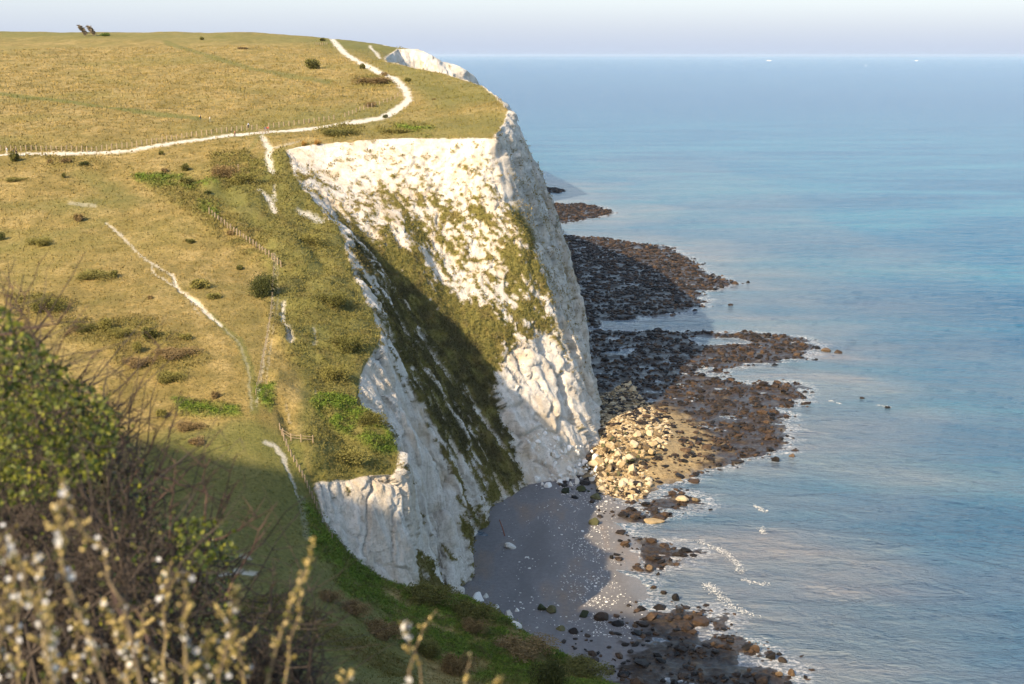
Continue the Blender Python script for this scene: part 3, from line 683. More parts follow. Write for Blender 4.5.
gs = lambda D: np.clip(D*1.35/F, .12, .6)
wg = wgt0*(1-tm['chalk'])*(1-tm['path'])*(1-.8*tm['scrub'])*(1-tm['lush'])*(dist < 900)*(1-.5*tm['green'])
cover_stuff('dry_grass', 60000, wg, gs, .6, .8, 11, 3, 'dry straw coloured grass covering the open hillside', 'grass')
ls = lambda D: np.clip(D*1.5/F, .15, .55)
cover_stuff('low_scrub', 30000, wgt0*tm['scrub']*(tm['veg'] < .3), ls, 1.0, .5, 12, 3, 'olive and brown low scrub on the slumped ground above the cliffs', 'scrub', 1.2)
cover_stuff('ground_cover', 40000, wgt0*tm['lush'], ls, 1.0, .3, 13, 3, 'bright green leafy ground cover on the slopes', 'ground cover', 1.3)
cover_stuff('cliff_turf', 42000, wgt0*tm['veg'], lambda D: np.clip(D*1.3/F, .15, .5), .8, .55, 14, 3, 'patches of turf and weeds clinging to the chalk cliffs', 'turf', .5)

# ------------------------------------------------------------------ rocks
def ico(sub=1):
    bm = bmesh.new(); bmesh.ops.create_icosphere(bm, subdivisions=sub, radius=1)
    Vv = np.array([v.co[:] for v in bm.verts]); Ff = np.array([[v.index for v in f.verts] for f in bm.faces]); bm.free(); return Vv, Ff
IC1, IF1 = ico(1); IC2, IF2 = ico(2); IC3, IF3 = ico(3)
def rock_cloud(P, S, seed, base=IC1, faces=IF1, squash=.6):
    rg = np.random.default_rng(seed); n = len(P); k = len(base)
    th = rg.random(n)*6.28; c, s = np.cos(th)[:, None], np.sin(th)[:, None]
    st = rg.uniform(.7, 1.3, (n, 3)); st[:, 2] *= squash
    B_ = base[None]*(1+rg.uniform(-.28, .28, (n, k)))[..., None]*st[:, None]
    x = B_[..., 0]*c-B_[..., 1]*s; y = B_[..., 0]*s+B_[..., 1]*c; z = B_[..., 2]+x*rg.uniform(-.3, .3, (n, 1))
    VV = np.stack([x, y, z], 2)*S[:, None, None]+P[:, None]
    FF = (faces[None]+np.arange(n)[:, None, None]*k).reshape(-1, 3)
    return VV.reshape(-1, 3), FF, np.repeat(rg.random(n), k)
def rock_mat(name, stops, bumpd=.12, rough=.85):
    m, nt, b = newmat(name, rough, .25); a = attr(nt, 'tone'); P = mapping(nt)
    f = math_n(nt, 'ADD', math_n(nt, 'MULTIPLY', a[0], .62), math_n(nt, 'MULTIPLY', noise_node(nt, 1.7, 5, .7, P), .4))
    nt.links.new(ramp(nt, f, stops), b.inputs['Base Color']); bump(nt, b, noise_node(nt, 5, 5, .75, P), .8, bumpd); return m
M_WEED = rock_mat('weedy_rock', [(.24, (.008, .007, .006)), (.50, (.024, .017, .012)), (.70, (.070, .042, .022)), (.86, (.17, .115, .06)), (.97, (.34, .25, .14))], rough=.6)
M_CHALK = rock_mat('fallen_chalk', [(.2, (.11, .08, .045)), (.42, (.33, .245, .13)), (.68, (.50, .40, .25)), (.9, (.60, .53, .41))])
M_WHITE = rock_mat('white_chalk', [(.2, (.5, .48, .43)), (.6, (.7, .68, .62)), (.9, (.82, .8, .76))])
M_ALGAE = rock_mat('algae_rock', [(.2, (.018, .022, .012)), (.5, (.04, .05, .02)), (.8, (.12, .11, .05))])
rg = np.random.default_rng(21)
def scatter_reef(polys, per, seed):
    out = []
    rg = np.random.default_rng(seed)
    for p in polys:
        Pp = np.array(p); a = Pp.min(0)-5; b = Pp.max(0)+5; n = int((b-a).prod()*per)
        q = rg.uniform(a, b, (n, 2)); dd = poly_sd(q[:, 0], q[:, 1], p)+fbm(q[:, 0]/9, q[:, 1]/9, 0, 4, 101)*5
        q = q[dd > rg.uniform(-7, 2, n)]; out.append(q)
    return np.vstack(out)
q = scatter_reef(REEF, .50, 22); q = q[q[:, 0] > -8+0*q[:, 1]]
for p in POOL: q = q[poly_sd(q[:, 0], q[:, 1], p) < .5]
den = fbm(q[:, 0]/7, q[:, 1]/7, 0, 3, 119); q = q[den > -.10]
zz, rf_, ss_, toe_ = shore_z(q[:, 0], q[:, 1])
Dq = np.hypot(q[:, 0], q[:, 1]); S_ = rg.gamma(1.6, .24, len(q))+.12+np.maximum(0, Dq-380)*.0006
okq = (zz > -.75); q = q[okq]; zz = zz[okq]; S_ = np.clip(S_[okq], .12, 1.5)
print('reef rocks', len(q))
if len(q) > 32000: q = q[:32000]; zz = zz[:32000]; S_ = S_[:32000]
VV, FF, tone = rock_cloud(np.column_stack([q, zz+S_*.1]), S_, 23, *ico(0 if False else 1), squash=.55)
tone = tone*.85
rk = mesh_obj('reef_rocks', VV, FF, M_WEED, smooth=False); set_attr(rk, 'tone', np.stack([tone]*3, 1)); tag(rk, 'dark weed covered rocks strewn over the foreshore reefs', 'rocks', kind='stuff')
# pebbles of chalk on the grey shingle
n = 6500; pp = np.column_stack([rg.uniform(500, 645, n), rg.uniform(485, 640, n)])
wd = np.exp(-((pp[:, 0]-(592+.12*(pp[:, 1]-560)))/22)**2)+.13+.9*(np.hypot(pp[:, 0]-590, (pp[:, 1]-499)*3) < 30)
dn = fbm(pp[:, 0]/16, pp[:, 1]/16, 0, 3, 131)
pp = pp[rg.random(n) < wd*sstep(-.35, .35, dn)]
pw = np.array([PZ(a, b, 0)[:2] for a, b in pp]); zz, rf_, ss_, _ = shore_z(pw[:, 0], pw[:, 1]); k_ = (rf_ < .5) & (zz > .15); pw = pw[k_]; zz = zz[k_]
S_ = rg.gamma(2, .04, len(pw))+.04
VV, FF, tone = rock_cloud(np.column_stack([pw, zz+.02]), S_, 24, squash=.5)
pb = mesh_obj('chalk_pebbles', VV, FF, M_WHITE, smooth=False); set_attr(pb, 'tone', np.stack([tone]*3, 1)); tag(pb, 'small white chalk pebbles scattered over the grey beach', 'pebbles', kind='stuff')

def ground(px, py):
    """where the sight line of a measured point meets land or shore"""
    h = hit(px, py); p = PZ(px, py, 0); z_, *_ = shore_z(np.array([p[0]]), np.array([p[1]])); 
    p = PZ(px, py, max(float(z_[0]), 0)); P = Vector(p)
    if h is not None and (h-Vector((0, 0, CAMZ))).length < (P-Vector((0, 0, CAMZ))).length: return h
    return P
def rock_obj(name, p, w, d, h, mat, seed, lumps=.25):
    b_, f_ = IC3, IF3
    q_ = b_*1.0; nn = fbm(q_[:, 0]*.9+seed*7, q_[:, 1]*.9, q_[:, 2]*.9, 3, seed, g=.55); ang = np.abs(fbm(q_[:, 0]*1.6+seed, q_[:, 1]*1.6, q_[:, 2]*1.6, 2, seed+5))
    q_ = q_*(1+nn*lumps*1.4)[:, None]; r_ = np.random.default_rng(seed)
    for _ in range(11):            # split faces, as broken rock has
        n_ = r_.normal(size=3); n_ /= np.linalg.norm(n_); o_ = r_.uniform(.5, .85); d_ = q_@n_-o_; q_ = q_-np.maximum(d_, 0)[:, None]*n_
    q_[:, 2] = np.maximum(q_[:, 2], -.5)
    a = seed*1.7; c, s = math.cos(a), math.sin(a)
    q_ = np.column_stack([q_[:, 0]*w/2, q_[:, 1]*d/2, q_[:, 2]*h/1.5])
    o = mesh_obj(name, q_, f_, mat, smooth=False); o.location = (p[0], p[1], p[2]+h*.15)
    set_attr(o, 'tone', np.full((len(q_), 3), (seed*.37) % 1)); return o
BL = [(510, 546, 12, 5, 'white', 'large rounded white chalk boulder alone on the dark beach below the near cliff'),
      (541, 607, 11, 7, 'algae', 'left half of the dark green weedy boulder pair at mid beach'), (552, 610, 11, 7, 'algae', 'right half of the dark green weedy boulder pair at mid beach'),
      (584, 614, 10, 6, 'algae', 'dark rounded boulder just left of the brown boulder by the near reef'), (602, 617, 15, 7, 'weed', 'brown weathered boulder at the landward edge of the near reef'),
      (560, 628, 10, 5, 'algae', 'flat dark green boulder low on the beach, nearest the green slope'), (573, 631, 11, 5, 'weed', 'flat dark boulder touching the one nearest the green slope'),
      (594, 522, 10, 7, 'algae', 'green topped boulder on the beach below the toe of the headland'), (612, 557, 5, 5, 'weed', 'small dark boulder alone in the field of white pebbles'),
      (620, 532, 13, 4, 'weed', 'flat brown rock at the water edge north of the dark spit'), (596, 497, 12, 6, 'algae', 'dark boulder at the edge of the fallen chalk where the beach begins'),
      (566, 491, 10, 6, 'algae', 'dark mossy boulder at the foot of the pale scree'), (581, 489, 9, 6, 'algae', 'greenish boulder between the scree and the ochre rubble'),
      (649, 568, 8, 5, 'weed', 'larger black rock in the shallows beside the dark spit'), (658, 574, 5, 4, 'weed', 'smaller black rock in the shallows beside the dark spit'),
      (653, 587, 7, 3, 'weed', 'flat black rock awash off the middle of the beach'), (676, 598, 8, 6, 'weed', 'black rock standing in water just above the near reef'), (664, 592, 8, 3, 'weed', 'low black ledge awash beside the upright rock'),
      (754, 648, 10, 7, 'weed', 'round black rock at the seaward corner of the near reef'), (772, 656, 11, 7, 'weed', 'black rock off the tip of the near reef, left of a pair'), (783, 660, 9, 5, 'weed', 'black rock off the tip of the near reef, right of a pair'),
      (791, 673, 7, 6, 'weed', 'second outermost rock off the near reef'), (805, 677, 5, 3, 'weed', 'outermost tiny rock off the near reef'), (762, 681, 11, 8, 'weed', 'big black rock at the very bottom edge off the near reef'), (779, 674, 7, 4, 'weed', 'low black rock between the big bottom rock and the outermost ones'),
      (655, 521, 20, 3, 'chalk', 'long flat ochre slab running into the shallows'), (682, 498, 13, 4, 'chalk', 'ochre boulder standing in water below the main reef, left one'), (695, 499, 8, 3, 'chalk', 'ochre boulder standing in water below the main reef, right one'),
      (636, 483, 12, 4, 'weed', 'dark rock by the lower pool of the main reef'), (792, 456, 6, 4, 'weed', 'single dark rock at the lower outer corner of the main reef'), (776, 459, 8, 5, 'weed', 'brown rock at the lower tip of the main reef'),
      (838, 352, 8, 3, 'weed', 'outlying rock off the tip of the upper reef, right one'), (826, 350, 9, 4, 'weed', 'outlying rock off the tip of the upper reef, left one'), (722, 287, 6, 3, 'weed', 'dark rock off the tip of the far reef'), (735, 283, 8, 3, 'weed', 'middle rock off the tip of the far reef'), (748, 282, 4, 2, 'weed', 'farthest rock out from the far reef'),
      (731, 305, 6, 2, 'weed', 'lone rock awash below the tip of the far reef'), (478, 598, 14, 9, 'white', 'white chalk block fallen at the foot of the cliff beside the green slope'), (509, 615, 10, 8, 'white', 'upper white chalk block at the edge of the beach'), (516, 624, 12, 7, 'white', 'lower white chalk block at the edge of the beach'),
      (497, 607, 6, 5, 'white', 'small white chalk block above the two at the beach edge'), (486, 596, 6, 5, 'white', 'small white chalk lump beside the cliff foot block'), (517, 610, 5, 4, 'white', 'little white stone right of the upper chalk block'),
      (888, 407, 6, 2, 'weed', 'tiny rock awash far out to the right of the main reef'), (862, 398, 5, 2, 'weed', 'tiny rock awash between the main reef and open water')]
MM = {'white': M_WHITE, 'weed': M_WEED, 'algae': M_ALGAE, 'chalk': M_CHALK}
for k, (a, b_, w_, h_, mt, lab) in enumerate(BL):
    p = ground(a, b_+h_*.3); dd = (p-Vector((0, 0, CAMZ))).length; s = dd/F
    o = rock_obj('boulder', p, w_*s*1.1, w_*s*.9, h_*s*1.25, MM[mt], 30+k); tag(o, lab, 'boulder', 'boulders on and off the beach')
# fallen chalk at the foot of the headland: each block a thing, two families
fam = [rock_obj('chalk_block', Vector((0, 0, -500)), 2, 1.8, 1.7, M_CHALK, 200+i, .3) for i in range(6)]
famw = [rock_obj('scree_block', Vector((0, 0, -500)), 2, 1.8, 1.7, M_WHITE, 220+i, .3) for i in range(5)]
used = set(); rgc = random.Random(5)
def put(fl, name, px, py, s, lab, grp, cat='boulder'):
    p = ground(px, py)
    src = fl[rgc.randrange(len(fl))]
    if src in used: o = src.copy(); COL.objects.link(o)
    else: o = src; used.add(src)
    o.location = (p.x, p.y, p.z+s*.1); o.scale = (s*rgc.uniform(.7, 1.2), s*rgc.uniform(.7, 1.2), s*rgc.uniform(.6, 1.1)); o.rotation_euler = (rgc.uniform(-.3, .3), rgc.uniform(-.3, .3), rgc.uniform(0, 6.28))
    tag(o, lab, cat, grp)
TOE = [(600, 395), (628, 380), (645, 400), (672, 428), (668, 450), (640, 462), (652, 480), (640, 500), (600, 492), (590, 470), (602, 440)]
TOEW = [(530, 486), (545, 462), (520, 440), (538, 420), (560, 440), (598, 452), (600, 478), (570, 488)]
def inpoly(poly, n, seed):
    rr = random.Random(seed); P = np.array(poly, float); out = []
    while len(out) < n:
        x = rr.uniform(P[:, 0].min(), P[:, 0].max()); y = rr.uniform(P[:, 1].min(), P[:, 1].max())
        if poly_sd(np.array([x]), np.array([y]), poly)[0] > 0: out.append((x, y))
    return out
for x, y in inpoly(TOE, 260, 1): put(fam, 'chalk_block', x, y, rgc.choice([.3, .4, .5, .6, .7, .9, 1.1, 1.4]), 'ochre chalk block in the sunlit rubble fan below the headland', 'ochre blocks in the rubble fan')
for x, y in inpoly(TOEW, 120, 2): put(famw, 'scree_block', x, y, rgc.choice([.25, .35, .45, .6, .8, 1.1]), 'pale chalk block in the scree against the foot of the headland', 'pale blocks in the scree')
qt = np.array(inpoly(TOE, 5200, 8)); qw = np.array([PZ(a, b_, .8)[:2] for a, b_ in qt]); zt = shore_z(qw[:, 0], qw[:, 1])[0]
VV, FF, tone = rock_cloud(np.column_stack([qw, zt]), rg.gamma(2.2, .11, len(qw))+.08, 26, squash=.6)
rbo = mesh_obj('chalk_rubble', VV, FF, M_CHALK, smooth=False); set_attr(rbo, 'tone', np.stack([tone*.9]*3, 1)); tag(rbo, 'fine ochre chalk rubble spread below the foot of the headland', 'rubble', kind='stuff')
fam_a = [rock_obj('weedy_block', Vector((0, 0, -500)), 2, 1.8, 1.5, M_ALGAE, 240+i, .3) for i in range(3)]
for x, y in inpoly([(600, 420), (625, 415), (640, 440), (640, 470), (620, 495), (590, 492), (565, 492), (590, 475)], 45, 3): put(fam_a, 'weedy_block', x, y, rgc.choice([.4, .5, .7, .9]), 'dark green mossy block among the ochre rubble below the headland', 'mossy blocks in the rubble fan')
print('rocks done')

# ------------------------------------------------------------------ foam
fm_mat = simple('foam', (.5, .5, .48), .7, .1, 2)
fo = []
for pts, wd_ in (([(700, 541), (722, 550), (738, 562), (741, 572)], 1.0), ([(742, 578), (752, 582), (768, 584)], .9), ([(705, 582), (722, 598), (735, 608), (752, 615)], 1.1), ([(878, 405), (890, 407)], .8),                 ([(755, 505), (765, 512)], .7), ([(762, 528), (764, 533)], .8), ([(830, 400), (842, 404)], .4), ([(680, 455), (712, 462)], .4)):
    P = [np.array(PZ(a, b_, 0)) for a, b_ in pts]
    for a, b_ in zip(P[:-1], P[1:]):
        n = max(6, int(np.linalg.norm(b_-a)*34)); t = rg.random(n)[:, None]; s_ = rg.normal(0, .62*wd_, (n, 3)); s_[:, 2] = .10
        gp = fbm(t[:, 0]*4+a[0], t[:, 0]*0, 0, 2, 140) > -.1
        fo.append((a+(b_-a)*t+s_)[gp])
fo = np.vstack(fo); fo[:, 2] = sea_z(fo[:, 0], fo[:, 1])+.02
VV, FF, tone = rock_cloud(fo, rg.gamma(2, .03, len(fo))+.03, 25, squash=.35)
ob = mesh_obj('foam', VV, FF, fm_mat); tag(ob, 'broken white foam on the low breakers off the beach', 'foam', kind='stuff')
# ================================================================== VEGETATION THINGS
M_GORSE = simple('shrub_leaf', (.115, .11, .028), .9, .5, 1.2); M_BROWN = simple('dead_leaf', (.20, .14, .06), .9, .45, 1.2); M_OLIVE = simple('olive_leaf', (.19, .17, .045), .9, .45, 1.2)
M_BRIGHT = simple('green_leaf', (.12, .17, .03), .9, .4, 1.2); M_DARK = simple('dark_leaf', (.065, .072, .02), .9, .5, 1.2); M_BARK = simple('bark', (.11, .085, .06), .95, .35, 6)
M_RUST = simple('rust_leaf', (.30, .17, .04), .9, .4, 1.2)
def tube(P, r0, r1, k=5):
    """list of points -> tapered tube"""
    P = np.asarray(P, float); n = len(P); T_ = np.gradient(P, axis=0); T_ /= np.linalg.norm(T_, axis=1)[:, None]+1e-9
    ref = np.array([.31, .17, .93]); A_ = np.cross(T_, ref); A_ /= np.linalg.norm(A_, axis=1)[:, None]+1e-9; B_ = np.cross(T_, A_)
    r = np.linspace(r0, r1, n)[:, None, None]; th = np.arange(k)*2*np.pi/k
    VV = P[:, None]+(A_[:, None]*np.cos(th)[None, :, None]+B_[:, None]*np.sin(th)[None, :, None])*r
    i = np.arange((n-1)*k); a = i//k; c = i % k; c2 = (c+1) % k
    FF = np.stack([a*k+c, a*k+c2, (a+1)*k+c2, (a+1)*k+c], 1)
    return VV.reshape(-1, 3), FF
def join(lst):
    V_, F_, o = [], [], 0
    for v, f in lst: V_.append(v); F_.append(f+o); o += len(v)
    return np.vstack(V_), np.vstack(F_)
def crown(seed, n, w=1, d=1, h=1, leaf=.06, lumps=4):
    """leaves spread through several overlapping clumps, unit size, base at z=0"""
    rg = np.random.default_rng(seed)
    cs = np.column_stack([rg.uniform(-.33, .33, lumps)*w, rg.uniform(-.33, .33, lumps)*d, rg.uniform(.22, .5, lumps)*h]); rs = rg.uniform(.22, .36, lumps)
    i = rg.integers(0, lumps, n); dv = rg.normal(size=(n, 3)); dv /= np.linalg.norm(dv, axis=1)[:, None]
    rad_ = rg.random(n)**.35*rs[i]*(1+.25*noise(dv[:, 0]*2+i*3, dv[:, 1]*2, dv[:, 2]*2, seed))
    P = cs[i]+dv*rad_[:, None]*[w, d, h*1.25]; P[:, 2] = np.abs(P[:, 2])
    t = rg.normal(size=(n, 3))*.6+dv; t /= np.linalg.norm(t, axis=1)[:, None]; s = np.cross(t, rg.normal(size=(n, 3))); s /= np.linalg.norm(s, axis=1)[:, None]
    L_ = leaf*rg.uniform(.6, 1.5, n)[:, None]
    VV = np.stack([P-s*L_*.5, P+t*L_, P+s*L_*.5, P-t*L_*.5], 1).reshape(-1, 3); VV[:, 2] = np.maximum(VV[:, 2], -.1)
    return VV, np.arange(4*n).reshape(-1, 4)
def bush_proto(seed, n, mat, leaf=.07, lumps=5, h=1):
    r = empty('shrub', (0, 0, -400))
    v, f = crown(seed, n, 1, 1, h, leaf, lumps); mesh_obj('foliage', v, f, mat, r, smooth=False)
    rr = random.Random(seed); st = []
    for k in range(6):
        a = rr.uniform(0, 6.28); q = rr.uniform(.1, .3)
        st.append(tube([(0, 0, -.15), (q*.4*math.cos(a), q*.4*math.sin(a), .12), (q*math.cos(a), q*math.sin(a), .3)], .025, .008, 4))
    v, f = join(st); mesh_obj('stems', v, f, M_BARK, r); return r
PROTO = {'dark': [bush_proto(1, 1500, M_DARK, .055), bush_proto(2, 1500, M_DARK, .055, 4)], 'olive': [bush_proto(3, 1300, M_OLIVE), bush_proto(4, 1300, M_OLIVE, .07, 7)],
         'gorse': [bush_proto(5, 1400, M_GORSE), bush_proto(6, 1400, M_GORSE, .07, 4)], 'brown': [bush_proto(7, 1400, M_BROWN, .06, 6)], 'green': [bush_proto(8, 1300, M_BRIGHT)], 'rust': [bush_proto(9, 900, M_RUST)]}
for k_, mt_ in (('dark', M_DARK), ('olive', M_OLIVE), ('gorse', M_GORSE), ('brown', M_BROWN)):
    PROTO['big_'+k_] = [bush_proto(20+len(k_), 7000, mt_, .026, 9, .9)]
pused = set(); rb = random.Random(9)
# pixel base x, base y, width px, height px, kind, label
BUSH = [(14, 162, 11, 9, 'gorse', 'round dark shrub in front of the two dark walkers on the chalk path'),
 (64, 178, 6, 5, 'gorse', 'tiny shrub alone in the grass below the left part of the chalk path'), (17, 181, 26, 4, 'olive', 'low wide olive shrub at the far left below the chalk path'),
 (50, 163, 6, 4, 'brown', 'small brown shrub just below the path near the left fence'), (84, 166, 9, 5, 'dark', 'dark little shrub right of the brown one below the left fence'), (66, 163, 12, 5, 'brown', 'brownish spreading shrub touching the lower side of the path near the left fence'),
 (161, 155, 6, 4, 'gorse', 'small shrub close under the chalk path, left of the big mown mound'), (186, 171, 12, 7, 'gorse', 'round shrub casting a dark shadow left of the scrubby mound'), (187, 185, 14, 7, 'gorse', 'dark shrub at the right end of the bright green strip'),
 (164, 172, 8, 4, 'brown', 'little brown shrub above the bright green strip'), (207, 194, 8, 4, 'dark', 'dark shrub at the head of the slumped gully'), (78, 221, 11, 7, 'brown', 'lone brown shrub on open grass above the start of the worn trail'),
 (2, 240, 7, 8, 'dark', 'dark shrub cut by the left edge at mid hillside'), (38, 245, 24, 8, 'olive', 'low olive mound of shrub on the left hillside'), (95, 279, 40, 8, 'olive', 'long low shrub on the open hillside above the leafy foreground bush'),
 (114, 278, 8, 7, 'gorse', 'small upright shrub at the right end of the long low one'), (48, 312, 34, 14, 'gorse', 'broad shrub just above the tip of the leafy foreground bush'), (200, 288, 20, 9, 'olive', 'olive shrub just right of the worn white trail'),
 (212, 299, 15, 6, 'olive', 'low olive shrub lower right of the worn white trail'), (262, 297, 30, 24, 'dark', 'big dark rounded shrub beside the thin fence in the middle of the slope'), (230, 235, 9, 5, 'brown', 'brown shrub on the rim of the slumped ground'),
 (190, 243, 10, 4, 'gorse', 'small shrub on the grass ridge left of the slumped ground'), (240, 270, 10, 5, 'gorse', 'small shrub left of the fence posts on the slumped rim'), (150, 299, 6, 4, 'brown', 'tiny shrub left of the worn white trail'),
 (85, 332, 26, 9, 'gorse', 'left shrub in the row of three above the foreground twigs'), (104, 332, 14, 12, 'olive', 'tall middle shrub in the row of three above the foreground twigs'), (122, 336, 26, 9, 'olive', 'low spreading shrub between the two tall ones'),
 (149, 339, 18, 11, 'gorse', 'right shrub in the row, with a strong shadow'), (184, 340, 13, 6, 'olive', 'small shrub alone to the right of the row'), (136, 353, 10, 10, 'olive', 'upright little shrub just under the row'),
 (178, 357, 44, 9, 'brown', 'wide brown thicket below the right end of the row'), (140, 366, 34, 9, 'brown', 'brown heathery shrub lower left of the wide thicket'), (170, 382, 30, 11, 'olive', 'shrub with a dark shadow below the wide thicket'),
 (215, 398, 10, 7, 'brown', 'small brown shrub just above the leafy green strip by the track'), (162, 417, 11, 8, 'olive', 'upright shrub at the edge of the shaded hollow'), (190, 430, 28, 8, 'brown', 'low brown shrub on the lit rim of the shaded hollow'), (195, 444, 20, 6, 'brown', 'flat brown shrub just inside the shaded hollow'),
 (312, 69, 17, 9, 'gorse', 'dark rounded shrub alone on the upper field near the winding path'), (363, 69, 9, 5, 'gorse', 'small shrub touching the left side of the winding path'), (384, 76, 8, 4, 'brown', 'small shrub squeezed against the path below the brown thicket'),
 (372, 84, 40, 8, 'brown', 'long brown thicket beside the winding path'), (371, 107, 13, 5, 'brown', 'brown shrub inside the bend of the winding path'), (385, 118, 6, 4, 'dark', 'dark tiny shrub where the path narrows at its bend'),
 (408, 82, 9, 4, 'gorse', 'small shrub on the seaward lawn right of the path'), (434, 100, 5, 2, 'brown', 'tiny brown tuft in the middle of the seaward lawn'), (342, 136, 36, 8, 'gorse', 'dark thicket between the path and the top of the headland face'),
 (395, 133, 32, 6, 'olive', 'low olive thicket on the headland edge right of the dark one'), (303, 146, 7, 5, 'rust', 'left rusty orange shrub on the headland lip'), (316, 145, 9, 5, 'rust', 'right rusty orange shrub on the headland lip'),
 (202, 40, 6, 3, 'gorse', 'small dark shrub on the far skyline field'), (242, 49, 12, 2, 'brown', 'flat brown patch of shrub on the far field'), (322, 41, 9, 3, 'gorse', 'shrub at the top end of the path on the skyline'), (104, 36, 12, 3, 'green', 'green shrub at the foot of the two wind bent trees'),
 (335, 380, 30, 16, 'olive', 'rounded olive thicket on the edge above the tall white facet'), (350, 352, 34, 18, 'gorse', 'large rounded thicket above the tip of the tall white facet'), (330, 305, 34, 14, 'gorse', 'large thicket in the middle of the slumped ground'), (372, 425, 30, 14, 'gorse', 'rounded dull green thicket over the cliff lip beside the bright green patch'),
 (345, 462, 50, 14, 'olive', 'wide olive thicket above the lowest white facet'), (310, 245, 28, 12, 'olive', 'rounded thicket below the chalk scar'), (245, 183, 30, 12, 'olive', 'rounded thicket at the right of the scrubby mound'), (225, 178, 30, 14, 'brown', 'brown rounded thicket at the left of the scrubby mound'),
 (432, 606, 50, 20, 'gorse', 'long dark shrub hanging over the foot of the near cliff'), (475, 622, 46, 18, 'gorse', 'dark shrub trailing right along the edge above the beach'), (475, 634, 26, 16, 'brown', 'purplish brown rounded shrub on the green slope'), (528, 658, 60, 18, 'brown', 'brown shrub along the edge above the beach'),
 (550, 690, 40, 34, 'dark', 'dark shrub at the bottom of the green slope'), (588, 676, 50, 12, 'gorse', 'low shrub at the far right end of the green slope'), (460, 676, 34, 24, 'brown', 'purplish brown shrub at the bottom of the green slope'), (355, 616, 34, 14, 'brown', 'brown shrub on the rim of the shaded hollow, upper one'),
 (385, 640, 44, 18, 'brown', 'brown shrub on the rim of the shaded hollow, lower one'), (330, 602, 26, 12, 'brown', 'small brown shrub left of the upper one on the shaded rim'), (425, 655, 30, 14, 'gorse', 'green shrub between the brown ones near the bottom')]
for bx, by, bw, bh, kd, lab in BUSH:
    p = hit(bx, by)
    if p is None: print('MISS', lab); continue
    D = (p-Vector((0, 0, CAMZ))).length; s = D/F
    if bw >= 24 and 'big_'+kd in PROTO: kd = 'big_'+kd
    pr = PROTO[kd][rb.randrange(len(PROTO[kd]))]
    if id(pr) in pused: o = copy_tree(pr)
    else: o = pr; pused.add(id(pr))
    o.location = (p.x, p.y+bw*s*.15, p.z-.15); o.scale = (bw*s/1.15, max(bw, bh)*s*.9, bh*s*1.35); o.rotation_euler = (0, 0, rb.choice([0, .4, -.4, 3.1]))
    tag(o, lab, 'shrub', 'shrubs and thickets on the slopes')
for k in PROTO:
    for pr in PROTO[k]:
        if id(pr) not in pused:
            for ch in list(pr.children): bpy.data.objects.remove(ch)
            bpy.data.objects.remove(pr)
# wind-bent trees on the skyline
def bent_tree(px, py, hpx, seed, lab):
    p = hit(px, py) or Vector(PY(px, py, 1040)); s = (p-Vector((0, 0, CAMZ))).length/F; h = hpx*s
    r = empty('wind_bent_tree', (p.x, p.y, p.z-.2), 0, lab, 'tree', 'wind bent trees on the skyline')
    tr = [tube([(0, 0, 0), (-.10*h, 0, .3*h), (-.28*h, 0, .62*h)], .06*h, .03*h, 6), tube([(-.10*h, 0, .3*h), (-.02*h, .05*h, .55*h)], .03*h, .01*h, 5), tube([(-.2*h, 0, .5*h), (-.42*h, .02, .85*h)], .03*h, .01*h, 5)]
    v, f = join(tr); mesh_obj('trunk', v, f, M_BARK, r)
    rg = np.random.default_rng(seed); n = 700; t = rg.random(n)
    P = np.column_stack([(-.5+.62*(1-t))*h+rg.normal(0, .09, n)*h, rg.normal(0, .16, n)*h, (.98-.72*(1-t))*h+rg.normal(0, .07, n)*h])
    a = rg.normal(size=(n, 3))*.06*h; b_ = rg.normal(size=(n, 3))*.05*h
    mesh_obj('crown', np.stack([P, P+a, P+a+b_, P+b_], 1).reshape(-1, 3), np.arange(4*n).reshape(-1, 4), simple('tree_leaf_%d' % seed, (.14, .11, .07), .9, .4, .5), r, smooth=False)
bent_tree(85, 36, 9, 51, 'left of two wind bent brown trees on the far skyline'); bent_tree(93.5, 36, 9, 52, 'right of two wind bent brown trees on the far skyline')

# ================================================================== FENCES, POSTS, GATE
M_POST = simple('weathered_post', (.30, .23, .15), .9, .3, 4); M_WIRE = simple('wire', (.2, .2, .19), .6, .1, 4); M_SIGN = simple('sign_board', (.16, .12, .08), .8, .2, 4)
def box(c, sx, sy, sz, rz=0):
    x, y, z = c; co, si = math.cos(rz), math.sin(rz)
    v = [(x+(a*co-b*si), y+(a*si+b*co), z+cz) for cz in (0, sz) for a, b in ((-sx/2, -sy/2), (sx/2, -sy/2), (sx/2, sy/2), (-sx/2, sy/2))]
    return np.array(v, float), np.array([(0, 3, 2, 1), (4, 5, 6, 7), (0, 1, 5, 4), (1, 2, 6, 5), (2, 3, 7, 6), (3, 0, 4, 7)])
def post_mesh(h, w):
    b1 = box((0, 0, -.3), w, w, h+.3); b2 = (np.array([(-w/2, -w/2, h), (w/2, -w/2, h), (w/2, w/2, h), (-w/2, w/2, h), (-w/4, -w/4, h+w/3), (w/4, -w/4, h+w/3), (w/4, w/4, h+w/3), (-w/4, w/4, h+w/3)]), np.array([(4, 5, 6, 7), (0, 1, 5, 4), (1, 2, 6, 5), (2, 3, 7, 6), (3, 0, 4, 7), (0, 3, 2, 1)]))
    return join([b1, b2])
